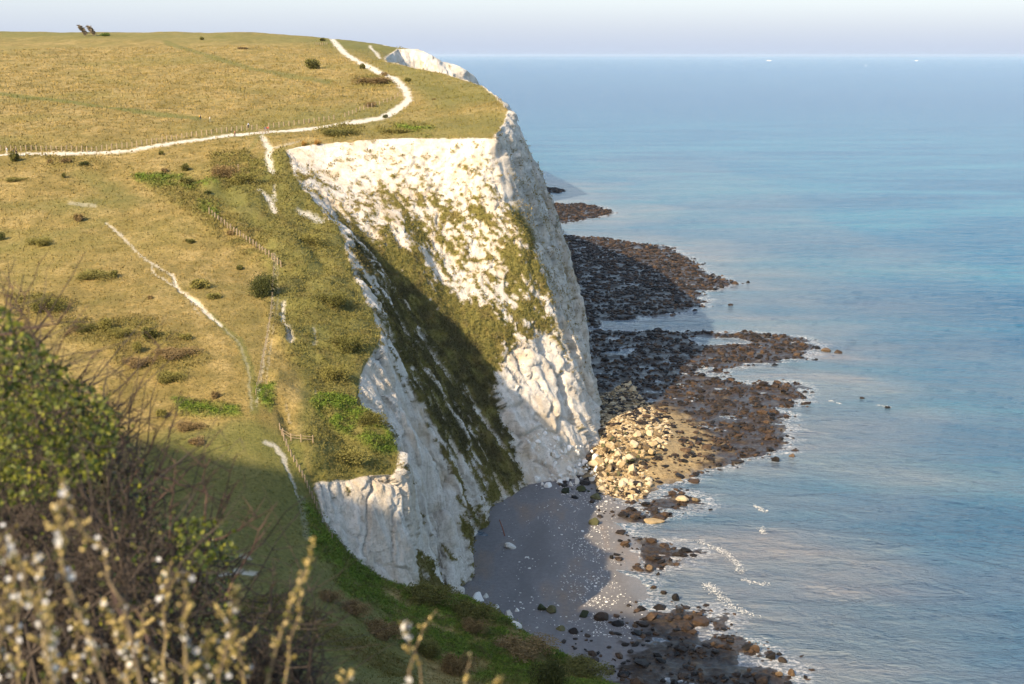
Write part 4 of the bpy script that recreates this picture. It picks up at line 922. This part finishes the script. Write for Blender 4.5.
def fence(pts, n, h, w, lab, wires=2):
    P = np.array(pts, float); seg = np.hypot(*np.diff(P, axis=0).T); cum = np.concatenate([[0], np.cumsum(seg)])
    W = []
    for t in np.linspace(0, cum[-1], n):
        q = hit(np.interp(t, cum, P[:, 0]), np.interp(t, cum, P[:, 1]))
        if q is not None: W.append(q)
    c = W[len(W)//2]; r = empty('post_and_wire_fence', c, 0, lab, 'fence')
    v, f = post_mesh(h, w); me = None; rr = random.Random(n)
    for q in W:
        if me is None: o = mesh_obj('post', v, f, M_POST, r, smooth=False); me = o.data
        else: o = bpy.data.objects.new('post', me); COL.objects.link(o); o.parent = r
        o.location = q-c; o.rotation_euler = (rr.uniform(-.06, .06), rr.uniform(-.06, .06), rr.uniform(0, 1)); o.scale = (1, 1, rr.uniform(.88, 1.08))
    ws = []
    for k in range(wires):
        ws.append(tube([np.array(q-c)+[0, 0, h*(.45+.4*k)] for q in W], .012, .012, 4))
    v, f = join(ws); mesh_obj('wire', v, f, M_WIRE, r)
fence([(1, 151), (60, 151), (92, 152), (130, 147.5), (180, 139), (230, 132), (257, 129.5)], 52, 1.6, .27, 'long post and wire fence above the left half of the chalk path')
fence([(269, 128.5), (285, 126.5), (300, 124.5), (318, 122), (334, 119.5)], 14, 1.6, .27, 'short run of fence above the path right of the kissing gate')
fence([(345, 117), (360, 111), (375, 106.5), (388, 102), (397, 98), (400, 93)], 16, 1.45, .25, 'fence curving inside the bend of the winding path')
fence([(209, 214), (222, 224), (238, 236), (255, 247), (270, 258), (281, 267)], 24, 1.45, .25, 'fence of stubby posts running down the rim of the slumped ground')
fence([(274, 258), (273, 285), (271, 315), (266, 345), (261, 370), (256, 395)], 22, 1.1, .12, 'thin straight fence running down the middle of the hillside')
fence([(280, 430), (287, 448), (294, 462), (303, 478), (313, 500), (322, 520), (332, 540)], 22, 1.1, .16, 'old fence along the rim beside the lowest white facet')
fence([(316, 45), (321, 45.5), (327, 45)], 6, 1.8, .3, 'short rail fence near the skyline left of the path top', 1)
def rails(pts, h, lab):
    W = [hit(*q) for q in pts]; c = W[0]; r = empty('stile', c, 0, lab, 'stile')
    v, f = post_mesh(h, .16)
    for q in W: o = mesh_obj('post', v, f, M_POST, r, smooth=False); o.location = q-c
    for k in (.45, .8):
        for a, b_ in zip(W[:-1], W[1:]): v2, f2 = tube([np.array(a-c)+[0, 0, h*k], np.array(b_-c)+[0, 0, h*k]], .05, .05, 4); mesh_obj('rail', v2, f2, M_POST, r)
rails([(283, 436), (291, 441), (301, 442), (313, 443)], 1.3, 'wooden stile with rails where the white scar meets the rim fence')
# kissing gate on the path
p = hit(264, 133.5); g = empty('kissing_gate', p, .3, 'small wooden gate with side rails where the chalk paths meet', 'gate', None)
for x in (-1.5, -.5, .5, 1.5): v, f = post_mesh(1.5, .16); o = mesh_obj('post', v, f, M_POST, g, smooth=False); o.location = (x, 0, 0)
for x0, x1, nm in ((-1.5, -.5, 'side_rails'), (-.5, .5, 'gate_leaf'), (.5, 1.5, 'side_rails')):
    v, f = join([box(((x0+x1)/2, .02, z), .84, .06, .12) for z in (.35, .75, 1.15)]+([box((0, .06, .35), .1, .05, .9)] if nm == 'gate_leaf' else [])); mesh_obj(nm, v, f, M_POST, g, smooth=False)
p = hit(238.5, 176); mp = empty('marker_post', p, 0, 'tall thin bare post standing in the gully below the scrubby mound', 'post')
v, f = post_mesh(3.2, .18); mesh_obj('shaft', v, f, M_POST, mp, smooth=False); v, f = box((0, 0, 2.5), .5, .06, .12); mesh_obj('crossbar', v, f, M_POST, mp, smooth=False)
# timber leaning against the cliff
p0 = ground(505, 536); p1 = Vector((p0.x-1.3, p0.y+1.5, p0.z+3.4)); v, f = tube([p0-Vector((0, 0, .2)), (p0+p1)/2+Vector((.05, 0, .05)), p1], .17, .13, 8)
v2_, f2_ = tube([p0+(p1-p0)*.99, p0+(p1-p0)*1.03], .15, .04, 8); v, f = join([(v, f), (v2_, f2_)])
tag(mesh_obj('timber_pole', v, f, simple('red_timber', (.17, .075, .05), .8, .3, 6)), 'reddish timber pole leaning against the foot of the near cliff on the beach', 'pole')

# ================================================================== PEOPLE
SKIN = simple('skin', (.50, .33, .24), .7, .05, 2)
def cloth(n_, c): return simple('cloth_'+n_, c, .85, .1, 4)
def body(stride=.18, sit=False):
    J = {'pel': (0, 0, .95), 'wst': (0, 0, 1.12), 'chs': (0, .01, 1.36), 'nek': (0, 0, 1.50), 'hed': (0, .015, 1.62), 'top': (0, .01, 1.73)}
    for s_, n_ in ((-1, 'l'), (1, 'r')):
        st = stride*s_
        J.update({n_+'hip': (s_*.10, 0, .90), n_+'kne': (s_*.11, st*.6+.03, .50), n_+'ank': (s_*.11, st, .09), n_+'toe': (s_*.12, st+.17, .035), n_+'sho': (s_*.18, 0, 1.42), n_+'elb': (s_*.24, -st*.5, 1.14), n_+'wri': (s_*.23, -st+.08, .90), n_+'han': (s_*.22, -st+.13, .80)})
    Ed = [('pel', 'wst'), ('wst', 'chs'), ('chs', 'nek'), ('nek', 'hed'), ('hed', 'top')]
    for n_ in 'lr': Ed += [('pel', n_+'hip'), (n_+'hip', n_+'kne'), (n_+'kne', n_+'ank'), (n_+'ank', n_+'toe'), ('chs', n_+'sho'), (n_+'sho', n_+'elb'), (n_+'elb', n_+'wri'), (n_+'wri', n_+'han')]
    Rd = {'pel': .135, 'wst': .125, 'chs': .145, 'nek': .058, 'hed': .095, 'top': .07}
    for n_ in 'lr': Rd.update({n_+'hip': .09, n_+'kne': .058, n_+'ank': .042, n_+'toe': .035, n_+'sho': .062, n_+'elb': .042, n_+'wri': .030, n_+'han': .038})
    return J, Ed, Rd
def skinmesh(name, J, Ed, Rd, keys, grow, mat, parent):
    ks = [k for k in J if k in keys]; me = bpy.data.meshes.new(name); me.from_pydata([J[k] for k in ks], [(ks.index(a), ks.index(b)) for a, b in Ed if a in ks and b in ks], [])
    o = bpy.data.objects.new(name, me); COL.objects.link(o); o.parent = parent; me.materials.append(mat)
    md = o.modifiers.new('skin', 'SKIN'); md.use_smooth_shade = True
    sv = me.skin_vertices[0].data
    for i, k in enumerate(ks): sv[i].radius = (Rd[k]+grow,)*2; sv[i].use_root = (i == 0)
    sb = o.modifiers.new('sub', 'SUBSURF'); sb.levels = 1; sb.render_levels = 1
    return o
def person(px, py, rz, top, legs, hair, lab, pack=None, stride=.2, hp=1.12):
    p = hit(px, py)
    r = empty('person', p, rz, lab, 'person', None); J, Ed, Rd = body(stride)
    skinmesh('body', J, Ed, Rd, list(J), 0, SKIN, r)
    skinmesh('jacket', J, Ed, Rd, ['pel', 'wst', 'chs', 'lsho', 'rsho', 'lelb', 'relb', 'lwri', 'rwri'], .022, cloth('top%d' % px, top), r)
    skinmesh('trousers', J, Ed, Rd, ['pel', 'lhip', 'rhip', 'lkne', 'rkne', 'lank', 'rank'], .018, cloth('leg%d' % px, legs), r)
    hv = IC2*[.108, .115, .11]+[0, -.012, 1.685]; hv = hv[:]; hv[:, 2] = np.maximum(hv[:, 2], 1.63); mesh_obj('hair', hv, IF2, cloth('hair%d' % px, hair), r)
    nv = np.array([(-.015, .10, 1.62), (.015, .10, 1.62), (0, .135, 1.625), (0, .10, 1.66)])
    mesh_obj('nose', nv, [(0, 1, 2), (1, 3, 2), (3, 0, 2), (0, 3, 1)], SKIN, r)
    if pack: pv = IC2*[.17, .12, .25]+[0, -.23, 1.27]; mesh_obj('backpack', pv, IF2, cloth('pack%d' % px, pack), r)
    r.scale = (hp,)*3
person(7, 153.5, -1.3, (.75, .73, .70), (.55, .53, .5), (.2, .12, .06), 'walker in white clothes on the chalk path at the far left edge')
person(13.5, 156, -1.4, (.03, .04, .08), (.04, .04, .06), (.04, .03, .02), 'walker in dark navy behind the round shrub, left one of the dark pair'); person(17, 156.5, -1.2, (.02, .02, .03), (.03, .03, .05), (.03, .02, .02), 'walker in black beside the round shrub, right one of the dark pair', pack=(.02, .02, .03))
person(200.5, 120.5, -1.2, (.03, .035, .06), (.04, .04, .06), (.05, .03, .02), 'walker with a bright orange backpack on the grass above the fence', pack=(.75, .38, .04))
person(210, 122, -1.1, (.65, .58, .50), (.20, .22, .16), (.25, .15, .08), 'walker in a pale top following the one with the orange backpack')
person(248.5, 128.5, 1.4, (.62, .66, .78), (.03, .03, .04), (.04, .03, .02), 'walker in a pale blue top and dark trousers just above the fence near the gate')
person(265.5, 132.6, .4, (.05, .06, .14), (.05, .06, .12), (.03, .02, .02), 'walker in dark blue going through the small gate'); person(268, 132.2, .5, (.55, .10, .05), (.12, .09, .07), (.1, .06, .03), 'walker in a red jacket right beside the small gate')
person(235, 136.8, 2.2, (.26, .10, .08), (.08, .06, .06), (.05, .03, .02), 'walker in a maroon top on the chalk path left of the gate', stride=.1)
person(322.5, 45.3, 2.8, (.42, .20, .12), (.12, .10, .10), (.05, .03, .02), 'far walker in brown by the rail fence near the skyline'); 

# ================================================================== SHIPS AND GULL
def ship(px, py, D, Lm, lab, rz=0):
    az = math.atan((px-512)/F/cp); x, y = D*math.sin(az), D*math.cos(az)
    r = empty('ferry', (x, y, 0), rz, lab, 'ship')
    hw, hh = Lm*.07, Lm*.075
    st = [(-.5, .8), (-.46, 1), (.35, 1), (.45, .55), (.5, .05)]; v = []; 
    for t, w_ in st:
        for z, k in ((-2, .8), (hh, 1)): v += [(t*Lm, -hw*w_*k, z), (t*Lm, hw*w_*k, z)]
    f = []
    for i in range(len(st)-1):
        a = i*4; b_ = a+4; f += [(a, b_, b_+2, a+2), (a+1, a+3, b_+3, b_+1), (a+2, b_+2, b_+3, a+3), (a, a+1, b_+1, b_)]
    f += [(0, 2, 3, 1), (len(v)-4, len(v)-3, len(v)-1, len(v)-2)]
    wm = bpy.data.materials.get('ship_white') or simple('ship_white', (.8, .8, .78), .6, .05, .01); dk = bpy.data.materials.get('ship_blue') or simple('ship_blue', (.06, .09, .2), .6, .05, .01)
    mesh_obj('hull', v, f, wm, r, smooth=False)
    vv, ff = join([box((-.05*Lm, 0, hh), .72*Lm, hw*1.7, hh*.7), box((.0, 0, hh*1.7), .5*Lm, hw*1.4, hh*.5)]); mesh_obj('superstructure', vv, ff, wm, r, smooth=False)
    vv, ff = box((.24*Lm, 0, hh*2.2), .08*Lm, hw*1.3, hh*.4); mesh_obj('bridge', vv, ff, dk, r, smooth=False)
    vv, ff = box((-.18*Lm, 0, hh*2.2), .06*Lm, hw*.6, hh*.9); mesh_obj('funnel', vv, ff, dk, r, smooth=False)
ship(758, 55, 26000, 110, 'larger white ferry on the horizon, nearest the middle of the picture', .3); ship(899, 55, 27000, 70, 'smaller white ship on the horizon further right', -.2)
def yacht(px, py, lab):
    p = PZ(px, py, 0); r = empty('sailing_boat', p, .4, lab, 'boat')
    v = [(-7, -1.6, 1.4), (-7, 1.6, 1.4), (2, 2, 1.4), (2, -2, 1.4), (8, 0, 1.7), (-6, 0, -.6), (5, 0, -.5)]
    mesh_obj('hull', v, np.array([(0, 3, 5), (3, 6, 5), (3, 4, 6), (1, 5, 2), (2, 5, 6), (2, 6, 4), (0, 5, 1), (0, 1, 2), (0, 2, 3), (2, 4, 3)]), simple('boat_hull', (.75, .75, .75), .5, .05, .1), r, smooth=False)
    vv, ff = tube([(1, 0, 1.4), (1, 0, 18)], .2, .1, 6); mesh_obj('mast', vv, ff, M_WIRE, r)
    sv = np.array([(.9, .1, 2.5), (-6, .6, 2.6), (.9, .1, 17.5), (-2, .9, 8), (.9, -.05, 2.5), (-6, .45, 2.6), (.9, -.05, 17.5), (-2, .75, 8)])
    mesh_obj('sail', sv, np.array([(0, 3, 1), (0, 2, 3), (1, 3, 2), (4, 5, 7), (4, 7, 6), (5, 6, 7)]), simple('sailcloth', (.8, .8, .78), .8, .04, .1), r, smooth=False)
yacht(866, 66, 'tiny white sailing boat just below the horizon on the right')
def gull(px, py, Y_, lab):
    p = PY(px, py, Y_); r = empty('gull', p, .7, lab, 'gull')
    v, f = tube([(0, -.26, 0), (0, -.2, .01), (0, -.05, .0), (0, .1, .01), (0, .2, .03), (0, .26, .03), (0, .31, .02)], .03, .03, 8)
    k = np.repeat([.3, 1.0, 2.2, 2.3, 1.5, 1.3, .2], 8)[:, None]; c_ = np.repeat([(0, -.26, 0), (0, -.2, .01), (0, -.05, .0), (0, .1, .01), (0, .2, .03), (0, .26, .03), (0, .31, .02)], 8, 0); v = c_+(v-c_)*k
    wm = simple('gull_white', (.75, .75, .76), .8, .05, 5); mesh_obj('body', v, f, wm, r)
    for s_ in (-1, 1):
        pts = [(0.04, .10, .03), (.04, -.08, .03), (.32, .14, .14), (.32, -.04, .14), (.66, .02, .10), (.66, -.06, .10)]
        w_ = np.array([(s_*a, b_, c) for a, b_, c in pts]+[(s_*a, b_, c-.012) for a, b_, c in pts])
        ff = np.array([(0, 2, 3, 1), (2, 4, 5, 3), (6, 7, 9, 8), (8, 9, 11, 10), (0, 1, 7, 6), (4, 10, 11, 5), (0, 6, 8, 2), (2, 8, 10, 4), (1, 3, 9, 7), (3, 5, 11, 9)])
        mesh_obj('wing', w_, ff, simple('gull_wing', (.45, .47, .5), .8, .05, 5), r)
gull(662, 38, 620, 'white gull flying above the sea horizon')
print('things done')
# ================================================================== FOREGROUND BUSHES, a few metres from the camera
rf = random.Random(77); ng = np.random.default_rng(78)
def fg(px, py, Y_): return np.array(PY(px, py, Y_))
def twig(a, b, n, jit, rr):
    P = [a+(b-a)*t for t in np.linspace(0, 1, n)]
    for i in range(1, n): P[i] = P[i]+np.array([rr.gauss(0, jit), rr.gauss(0, jit), rr.gauss(0, jit)])
    return P
def m_twig(name, c, c2):
    m, nt, b = newmat(name, .8, .3); nt.links.new(ramp(nt, noise_node(nt, 9, 4, .6, mapping(nt)), [(.35, c), (.65, c2)]), b.inputs['Base Color']); return m
M_TW_DARK = m_twig('dark_twig', (.03, .024, .021), (.085, .066, .052)); M_TW_RED = m_twig('red_twig', (.055, .034, .03), (.11, .07, .055)); M_TW_PALE = m_twig('lichened_twig', (.12, .09, .06), (.28, .22, .12))
def m_leaf(name, c1, c2, c3):
    m, nt, b = newmat(name, .55, .4); a = attr(nt, 'tone'); nt.links.new(ramp(nt, a[0], [(.1, c1), (.5, c2), (.9, c3)]), b.inputs['Base Color'])
    tr = N(nt, 'ShaderNodeBsdfTranslucent'); mx = N(nt, 'ShaderNodeMixShader'); mx.inputs[0].default_value = .25
    nt.links.new(ramp(nt, a[0], [(.1, c1), (.5, c2), (.9, c3)]), tr.inputs[0]); nt.links.new(b.outputs[0], mx.inputs[1]); nt.links.new(tr.outputs[0], mx.inputs[2]); nt.links.new(mx.outputs[0], nt.nodes['Material Output'].inputs[0]); return m
M_LEAF_Y = m_leaf('young_leaf', (.03, .05, .006), (.085, .11, .012), (.20, .205, .025)); M_BUD = m_leaf('bud', (.07, .07, .02), (.26, .20, .045), (.66, .52, .22))
M_PETAL = m_leaf('petal', (.40, .41, .43), (.56, .56, .55), (.68, .66, .60))
def leaves(P, size, seed, elong=1.6):
    rg = np.random.default_rng(seed); n = len(P); t = rg.normal(size=(n, 3)); t[:, 2] += .4; t /= np.linalg.norm(t, axis=1)[:, None]
    s = np.cross(t, rg.normal(size=(n, 3))); s /= np.linalg.norm(s, axis=1)[:, None]; nn_ = np.cross(t, s); L_ = (size*rg.uniform(.6, 1.35, n))[:, None]
    a = P; b_ = P+t*L_*.5*elong/1.6+s*L_*.38+nn_*L_*.08; c = P+t*L_*elong/1.6; d_ = P+t*L_*.5*elong/1.6-s*L_*.38+nn_*L_*.08
    return np.stack([a, b_, c, d_], 1).reshape(-1, 3), np.arange(4*n).reshape(-1, 4), np.repeat(rg.random(n), 4)
def blossom(P, size, seed):
    """five rounded petals round a centre for every point"""
    rg = np.random.default_rng(seed); VV = []; n = len(P); nrm = rg.normal(size=(n, 3))+np.array([-.3, -1.0, .5]); nrm /= np.linalg.norm(nrm, axis=1)[:, None]
    a = np.cross(nrm, [0, 0, 1.]); a /= np.linalg.norm(a, axis=1)[:, None]; b_ = np.cross(nrm, a); L_ = (size*rg.uniform(.7, 1.2, n))[:, None]
    F_ = []
    for k in range(5):
        th = k*2*np.pi/5; e = a*math.cos(th)+b_*math.sin(th); g = -a*math.sin(th)+b_*math.cos(th)
        VV.append(np.stack([P, P+e*L_*.35-g*L_*.26+nrm*L_*.06, P+e*L_*.62+nrm*L_*.14, P+e*L_*.35+g*L_*.26+nrm*L_*.06], 1))
    VV = np.stack(VV, 1).reshape(-1, 3); return VV, np.arange(len(VV)).reshape(-1, 4), np.repeat(rg.random(n), 20)
def buds(P, size, seed):
    return rock_cloud(P, size*np.random.default_rng(seed).uniform(.6, 1.3, len(P)), seed, *ico(1), squash=1.0)
def pts_in(poly, n, rg):
    P = np.array(poly, float); out = np.zeros((0, 2))
    while len(out) < n:
        q = rg.uniform(P.min(0), P.max(0), (n*3, 2)); out = np.vstack([out, q[poly_sd(q[:, 0], q[:, 1], poly) > 0]])
    return out[:n]
def leaf_obj(nm, P, size, mat, parent, seed, fn=leaves):
    v, f, t = fn(P, size, seed); o = mesh_obj(nm, v, f, mat, parent, smooth=False); set_attr(o, 'tone', np.stack([t]*3, 1)); return o
# --- leafy hawthorn, 4.5 to 7 m away, lit yellow-green on its left shoulder
A_OUT = [(-40, 300), (5, 305), (40, 338), (75, 372), (110, 392), (135, 425), (150, 470), (190, 530), (235, 545), (240, 600), (190, 700), (-60, 700)]
root = empty('hawthorn_bush', fg(60, 900, 5.6), 0, 'leafy yellow green bush tangled with bare thorny twigs filling the lower left corner', 'bush')
loc0 = np.array(root.location)
tw = []; tips = []
for k in range(130):
    bx, by = rf.uniform(-60, 230), rf.uniform(640, 800); tx, ty = pts_in(A_OUT, 1, ng)[0]; Yb = rf.uniform(5.0, 6.6); Yt = Yb+rf.uniform(-.7, .7)
    P = twig(fg(bx, by, Yb), fg(tx, ty, Yt), 7, .03, rf); tw.append(tube(np.array(P)-loc0, rf.uniform(.007, .014), .002, 4))
    for j in range(9):
        i = rf.randrange(2, 7); a = P[i]; dr = np.array([rf.gauss(.2, .7), rf.gauss(0, .5), rf.gauss(.55, .5)]); ln = rf.uniform(.12, .45)
        Q = twig(a, a+dr*ln, 5, .012, rf); tw.append(tube(np.array(Q)-loc0, .004, .0012, 3)); tips.append(Q[-1])
        for q in Q[1:]:
            if rf.random() < .6: th = np.array([rf.gauss(0, 1), rf.gauss(0, 1), rf.gauss(.3, 1)])*.028; tw.append(tube(np.array([q, q+th*.6, q+th])-loc0, .0022, .0005, 3))
v, f = join(tw); mesh_obj('branches', v, f, M_TW_DARK, root)
# long bare shoots rising out of the crown
sh_ = []
for (a, b_), (c, d_) in (((-10, 400), (40, 262)), ((10, 380), (75, 300)), ((30, 400), (70, 330)), ((90, 480), (160, 345)), ((120, 500), (182, 392)), ((110, 470), (150, 395)), ((140, 520), (205, 455)), ((150, 500), (178, 405)), ((60, 420), (92, 358)), ((0, 350), (15, 280)),
                         ((160, 560), (215, 470)), ((190, 600), (238, 452)), ((200, 560), (240, 478)), ((170, 540), (176, 450)), ((205, 520), (205, 448)), ((225, 600), (265, 520)), ((150, 470), (232, 505)), ((215, 540), (262, 516)), ((-20, 340), (55, 322)), ((100, 430), (135, 372))):
    Yq = rf.uniform(5.2, 6.4); P = twig(fg(a, b_, Yq), fg(c, d_, Yq+rf.uniform(-.2, .2)), 9, .006, rf); sh_.append(tube(np.array(P)-loc0, .0065, .0018, 4))
    for j in range(7):
        i = rf.randrange(2, 9); q = P[i]; dr = np.array([rf.choice([-1, 1])*rf.uniform(.3, 1), rf.gauss(0, .4), rf.uniform(.3, 1)])*rf.uniform(.04, .15)
        sh_.append(tube(np.array([q, q+dr*.5, q+dr])-loc0, .0032, .001, 3))
v, f = join(sh_); mesh_obj('shoots', v, f, M_TW_RED, root)
# leaves, thick where the photograph is green
G1 = [(-40, 300), (8, 312), (40, 345), (72, 378), (105, 395), (120, 425), (112, 465), (80, 485), (40, 500), (-40, 520)]
G2 = [(165, 525), (215, 515), (240, 530), (235, 560), (195, 575), (165, 560)]
q = np.vstack([pts_in(G1, 8200, ng), pts_in(G1, 300, ng), pts_in(G2, 520, ng), pts_in(A_OUT, 2200, ng)])
cl = fbm(q[:, 0]/26, q[:, 1]/26, 0, 3, 300); q = q[cl > ng.uniform(-.5, .15, len(q))]
Yd = ng.uniform(5.0, 6.9, len(q)); P = np.array([fg(a, b_, y_) for (a, b_), y_ in zip(q, Yd)])-loc0
leaf_obj('leaves', P, .024, M_LEAF_Y, root, 301)
# darker depth of the bush: many small twigs behind
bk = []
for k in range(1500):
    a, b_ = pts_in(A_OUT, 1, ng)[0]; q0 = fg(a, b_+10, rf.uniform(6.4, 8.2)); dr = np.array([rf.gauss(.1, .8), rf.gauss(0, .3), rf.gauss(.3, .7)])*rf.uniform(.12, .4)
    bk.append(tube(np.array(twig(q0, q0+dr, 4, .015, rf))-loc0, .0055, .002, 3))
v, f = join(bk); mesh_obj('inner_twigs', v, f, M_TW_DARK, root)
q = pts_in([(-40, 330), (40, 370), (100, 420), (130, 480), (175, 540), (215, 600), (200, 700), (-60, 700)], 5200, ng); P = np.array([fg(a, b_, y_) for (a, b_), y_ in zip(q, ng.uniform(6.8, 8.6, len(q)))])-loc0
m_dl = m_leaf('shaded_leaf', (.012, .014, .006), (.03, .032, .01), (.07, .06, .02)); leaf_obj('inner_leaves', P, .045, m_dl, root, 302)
# --- bare blackthorn to its right
R_OUT = [(225, 600), (262, 585), (300, 600), (330, 610), (322, 640), (335, 700), (200, 700)]
r2 = empty('bare_thorn_bush', fg(270, 850, 6.0), 0, 'bare dark grey thorn bush at the bottom, right of the flowering stems', 'bush'); l2 = np.array(r2.location); tw = []
for k in range(75):
    a = fg(rf.uniform(190, 330), rf.uniform(690, 780), rf.uniform(5.6, 6.8)); tx, ty = pts_in(R_OUT, 1, ng)[0]; P = twig(a, fg(tx, ty, rf.uniform(5.6, 6.8)), 6, .03, rf); tw.append(tube(np.array(P)-l2, .007, .0018, 4))
    for j in range(10):
        q0 = P[rf.randrange(1, 6)]; dr = np.array([rf.gauss(.15, .8), rf.gauss(0, .5), rf.gauss(.35, .6)])*rf.uniform(.06, .28); tw.append(tube(np.array(twig(q0, q0+dr, 4, .01, rf))-l2, .0036, .001, 3))
for (a, b_), (c, d_) in (((250, 640), (288, 590)), ((290, 660), (352, 612)), ((300, 640), (340, 600)), ((270, 610), (276, 550)), ((288, 620), (290, 565)), ((310, 690), (326, 650)), ((200, 640), (245, 618))):
    P = twig(fg(a, b_, 6), fg(c, d_, 6.1), 8, .008, rf); tw.append(tube(np.array(P)-l2, .006, .0012, 4))
    for j in range(8): q0 = P[rf.randrange(2, 8)]; dr = np.array([rf.gauss(0, 1), rf.gauss(0, .3), rf.uniform(.2, 1)])*.09; tw.append(tube(np.array([q0, q0+dr])-l2, .0028, .001, 3))
v, f = join(tw); mesh_obj('branches', v, f, M_TW_DARK, r2)
# --- flowering stems, close and out of focus: each stem a thing
def sprig(path, Y_, nb, nf, lab, spread=5, w=.004, bud=.0046, flower=.014, mt=None, sides=4, group=None):
    P = [fg(a, b_, Y_) for a, b_ in path]; n = 10; T_ = np.linspace(0, len(P)-1, n); Q = []
    for t in T_:
        i = min(int(t), len(P)-2); Q.append(P[i]+(P[i+1]-P[i])*(t-i)+np.array([rf.gauss(0, .004)]*3))
    r = empty('flowering_stem', Q[0], 0, lab, 'flowering stem', group); l0 = Q[0]; tb = [tube(np.array(Q)-l0, w, w*.35, 5)]
    px = Y_/F*spread
    bp = []
    for k in range(sides):
        i = rf.randrange(2, 8); dr = np.array([rf.choice([-1, 1])*rf.uniform(.4, 1), rf.gauss(0, .3), rf.uniform(.5, 1.2)])*px*rf.uniform(1, 2.4); tb.append(tube(np.array([Q[i], Q[i]+dr*.5, Q[i]+dr])-l0, w*.5, w*.25, 4)); bp += [Q[i]+dr*t for t in (.4, .6, .8, .9, 1)]
    v, f = join(tb); mesh_obj('twigs', v, f, mt or M_TW_PALE, r)
    Q = np.array(Q); t = ng.random(nb)**.8*(n-1.01); i = t.astype(int); B_ = Q[i]+(Q[i+1]-Q[i])*(t-i)[:, None]+ng.normal(0, px*.42, (nb, 3)); B_ = np.vstack([B_, np.array(bp).reshape(-1, 3)]) if bp else B_
    v, f, tn = buds(B_-l0, bud, rf.randrange(9999)); o = mesh_obj('buds', v, f, M_BUD, r); set_attr(o, 'tone', np.stack([tn]*3, 1))
    if nf: t = ng.random(nf)*(n-1.01); i = t.astype(int); B_ = Q[i]+(Q[i+1]-Q[i])*(t-i)[:, None]+ng.normal(0, px*.6, (nf, 3)); leaf_obj('blossoms', B_-l0, flower, M_PETAL, r, rf.randrange(9999), blossom)
    t = ng.random(max(nb//4, 3))*(n-1.01); i = t.astype(int); B_ = Q[i]+ng.normal(0, px*.5, (len(i), 3)); leaf_obj('leaves', B_-l0, .012, M_LEAF_Y, r, rf.randrange(9999))
sprig([(262, 700), (281, 636), (293, 599), (306, 570), (313, 540)], 3.1, 60, 2, 'tall golden budding stem reaching highest at the bottom, right of the bare thorn bush', 5)
sprig([(283, 700), (292, 640), (303, 600), (300, 575)], 3.3, 26, 0, 'shorter budding stem just right of the tall golden one', 5)
sprig([(405, 705), (410, 670), (408, 640), (405, 622)], 3.0, 16, 9, 'single stem with a white and yellow flower head, left of bottom centre', 6, flower=.02)
sprig([(425, 700), (415, 650), (424, 628), (436, 611)], 3.4, 3, 0, 'thin pale leafless stem behind the single flower head', 3, w=.003)
sprig([(462, 705), (467, 680), (468, 656)], 3.2, 10, 2, 'tiny sprig with cream buds at the bottom edge, middle of three', 4, flower=.012)
sprig([(490, 700), (497, 677)], 2.9, 10, 2, 'tiny sprig at the bottom edge, rightmost of three', 6, flower=.015)
sprig([(320, 705), (338, 690), (354, 672)], 3.0, 18, 1, 'short leaning budding sprig at the bottom, left of the single flower head', 5)
CL = [((165, 700), (165, 610), (168, 565), 70, 10, 'budding stem in the middle of the cluster with paired flowers at its tip'), ((190, 700), (185, 640), (186, 570), 50, 8, 'budding stem just right of the one in the middle of the cluster'),
      ((215, 700), (228, 640), (237, 585), 90, 12, 'golden budding stem at the right edge of the flowering cluster'), ((140, 705), (120, 640), (103, 600), 60, 14, 'budding stem with white flowers left of the middle of the cluster'), ((90, 705), (75, 650), (82, 604), 60, 12, 'stem thick with cream buds, low in the cluster, left part'),
      ((55, 700), (45, 620), (35, 545), 80, 30, 'stem loaded with white blossom near the left edge'), ((20, 705), (18, 620), (10, 530), 70, 16, 'blossoming stem at the very left edge'), ((110, 705), (60, 560), (62, 480), 80, 14, 'tall stem topped with golden buds above the left blossoms'),
      ((60, 705), (40, 610), (0, 540), 60, 18, 'stem bending out of the picture at the left edge'), ((150, 705), (105, 560), (60, 500), 40, 10, 'arching stem crossing behind the left blossoms'), ((30, 705), (70, 660), (105, 650), 70, 12, 'low sprawling stem in the bottom left corner'),
      ((180, 705), (160, 670), (130, 640), 70, 18, 'low sprawling stem of white flowers at the bottom of the cluster'), ((205, 705), (205, 665), (210, 625), 70, 12, 'short dense budding stem at the bottom right of the cluster'), ((-10, 700), (0, 640), (5, 590), 50, 16, 'blossoming stem half hidden by the left picture edge, low down'),
      ((240, 705), (245, 660), (232, 640), 40, 8, 'small stem of white flowers beside the bare thorn bush'), ((120, 705), (135, 660), (148, 600), 50, 10, 'upright budding stem between the middle and left stems')]
for a, b_, c, nb, nf, lab in CL:
    sprig([a, b_, c], rf.uniform(2.5, 3.6), int(nb*.8), int(nf*1.1), lab, 9, w=.005, sides=7, group='flowering stems in the bottom left corner')
for (a, b_), (c, d_), lab in (((130, 640), (108, 578), 'left red brown shoot rising behind the blossoms'), ((135, 640), (122, 600), 'short red brown shoot between the two long ones'), ((150, 650), (136, 605), 'right red brown shoot rising behind the blossoms')):
    Q = np.array(twig(fg(a, b_, 3.6), fg(c, d_, 3.7), 6, .004, rf)); r = empty('red_shoot', Q[0], 0, lab, 'shoot'); v, f = tube(Q-Q[0], .006, .004, 6); mesh_obj('stem', v, f, M_TW_RED, r)
    leaf_obj('leaves', Q[-3:]-Q[0]+.01, .014, M_LEAF_Y, r, 5)
print('foreground done')
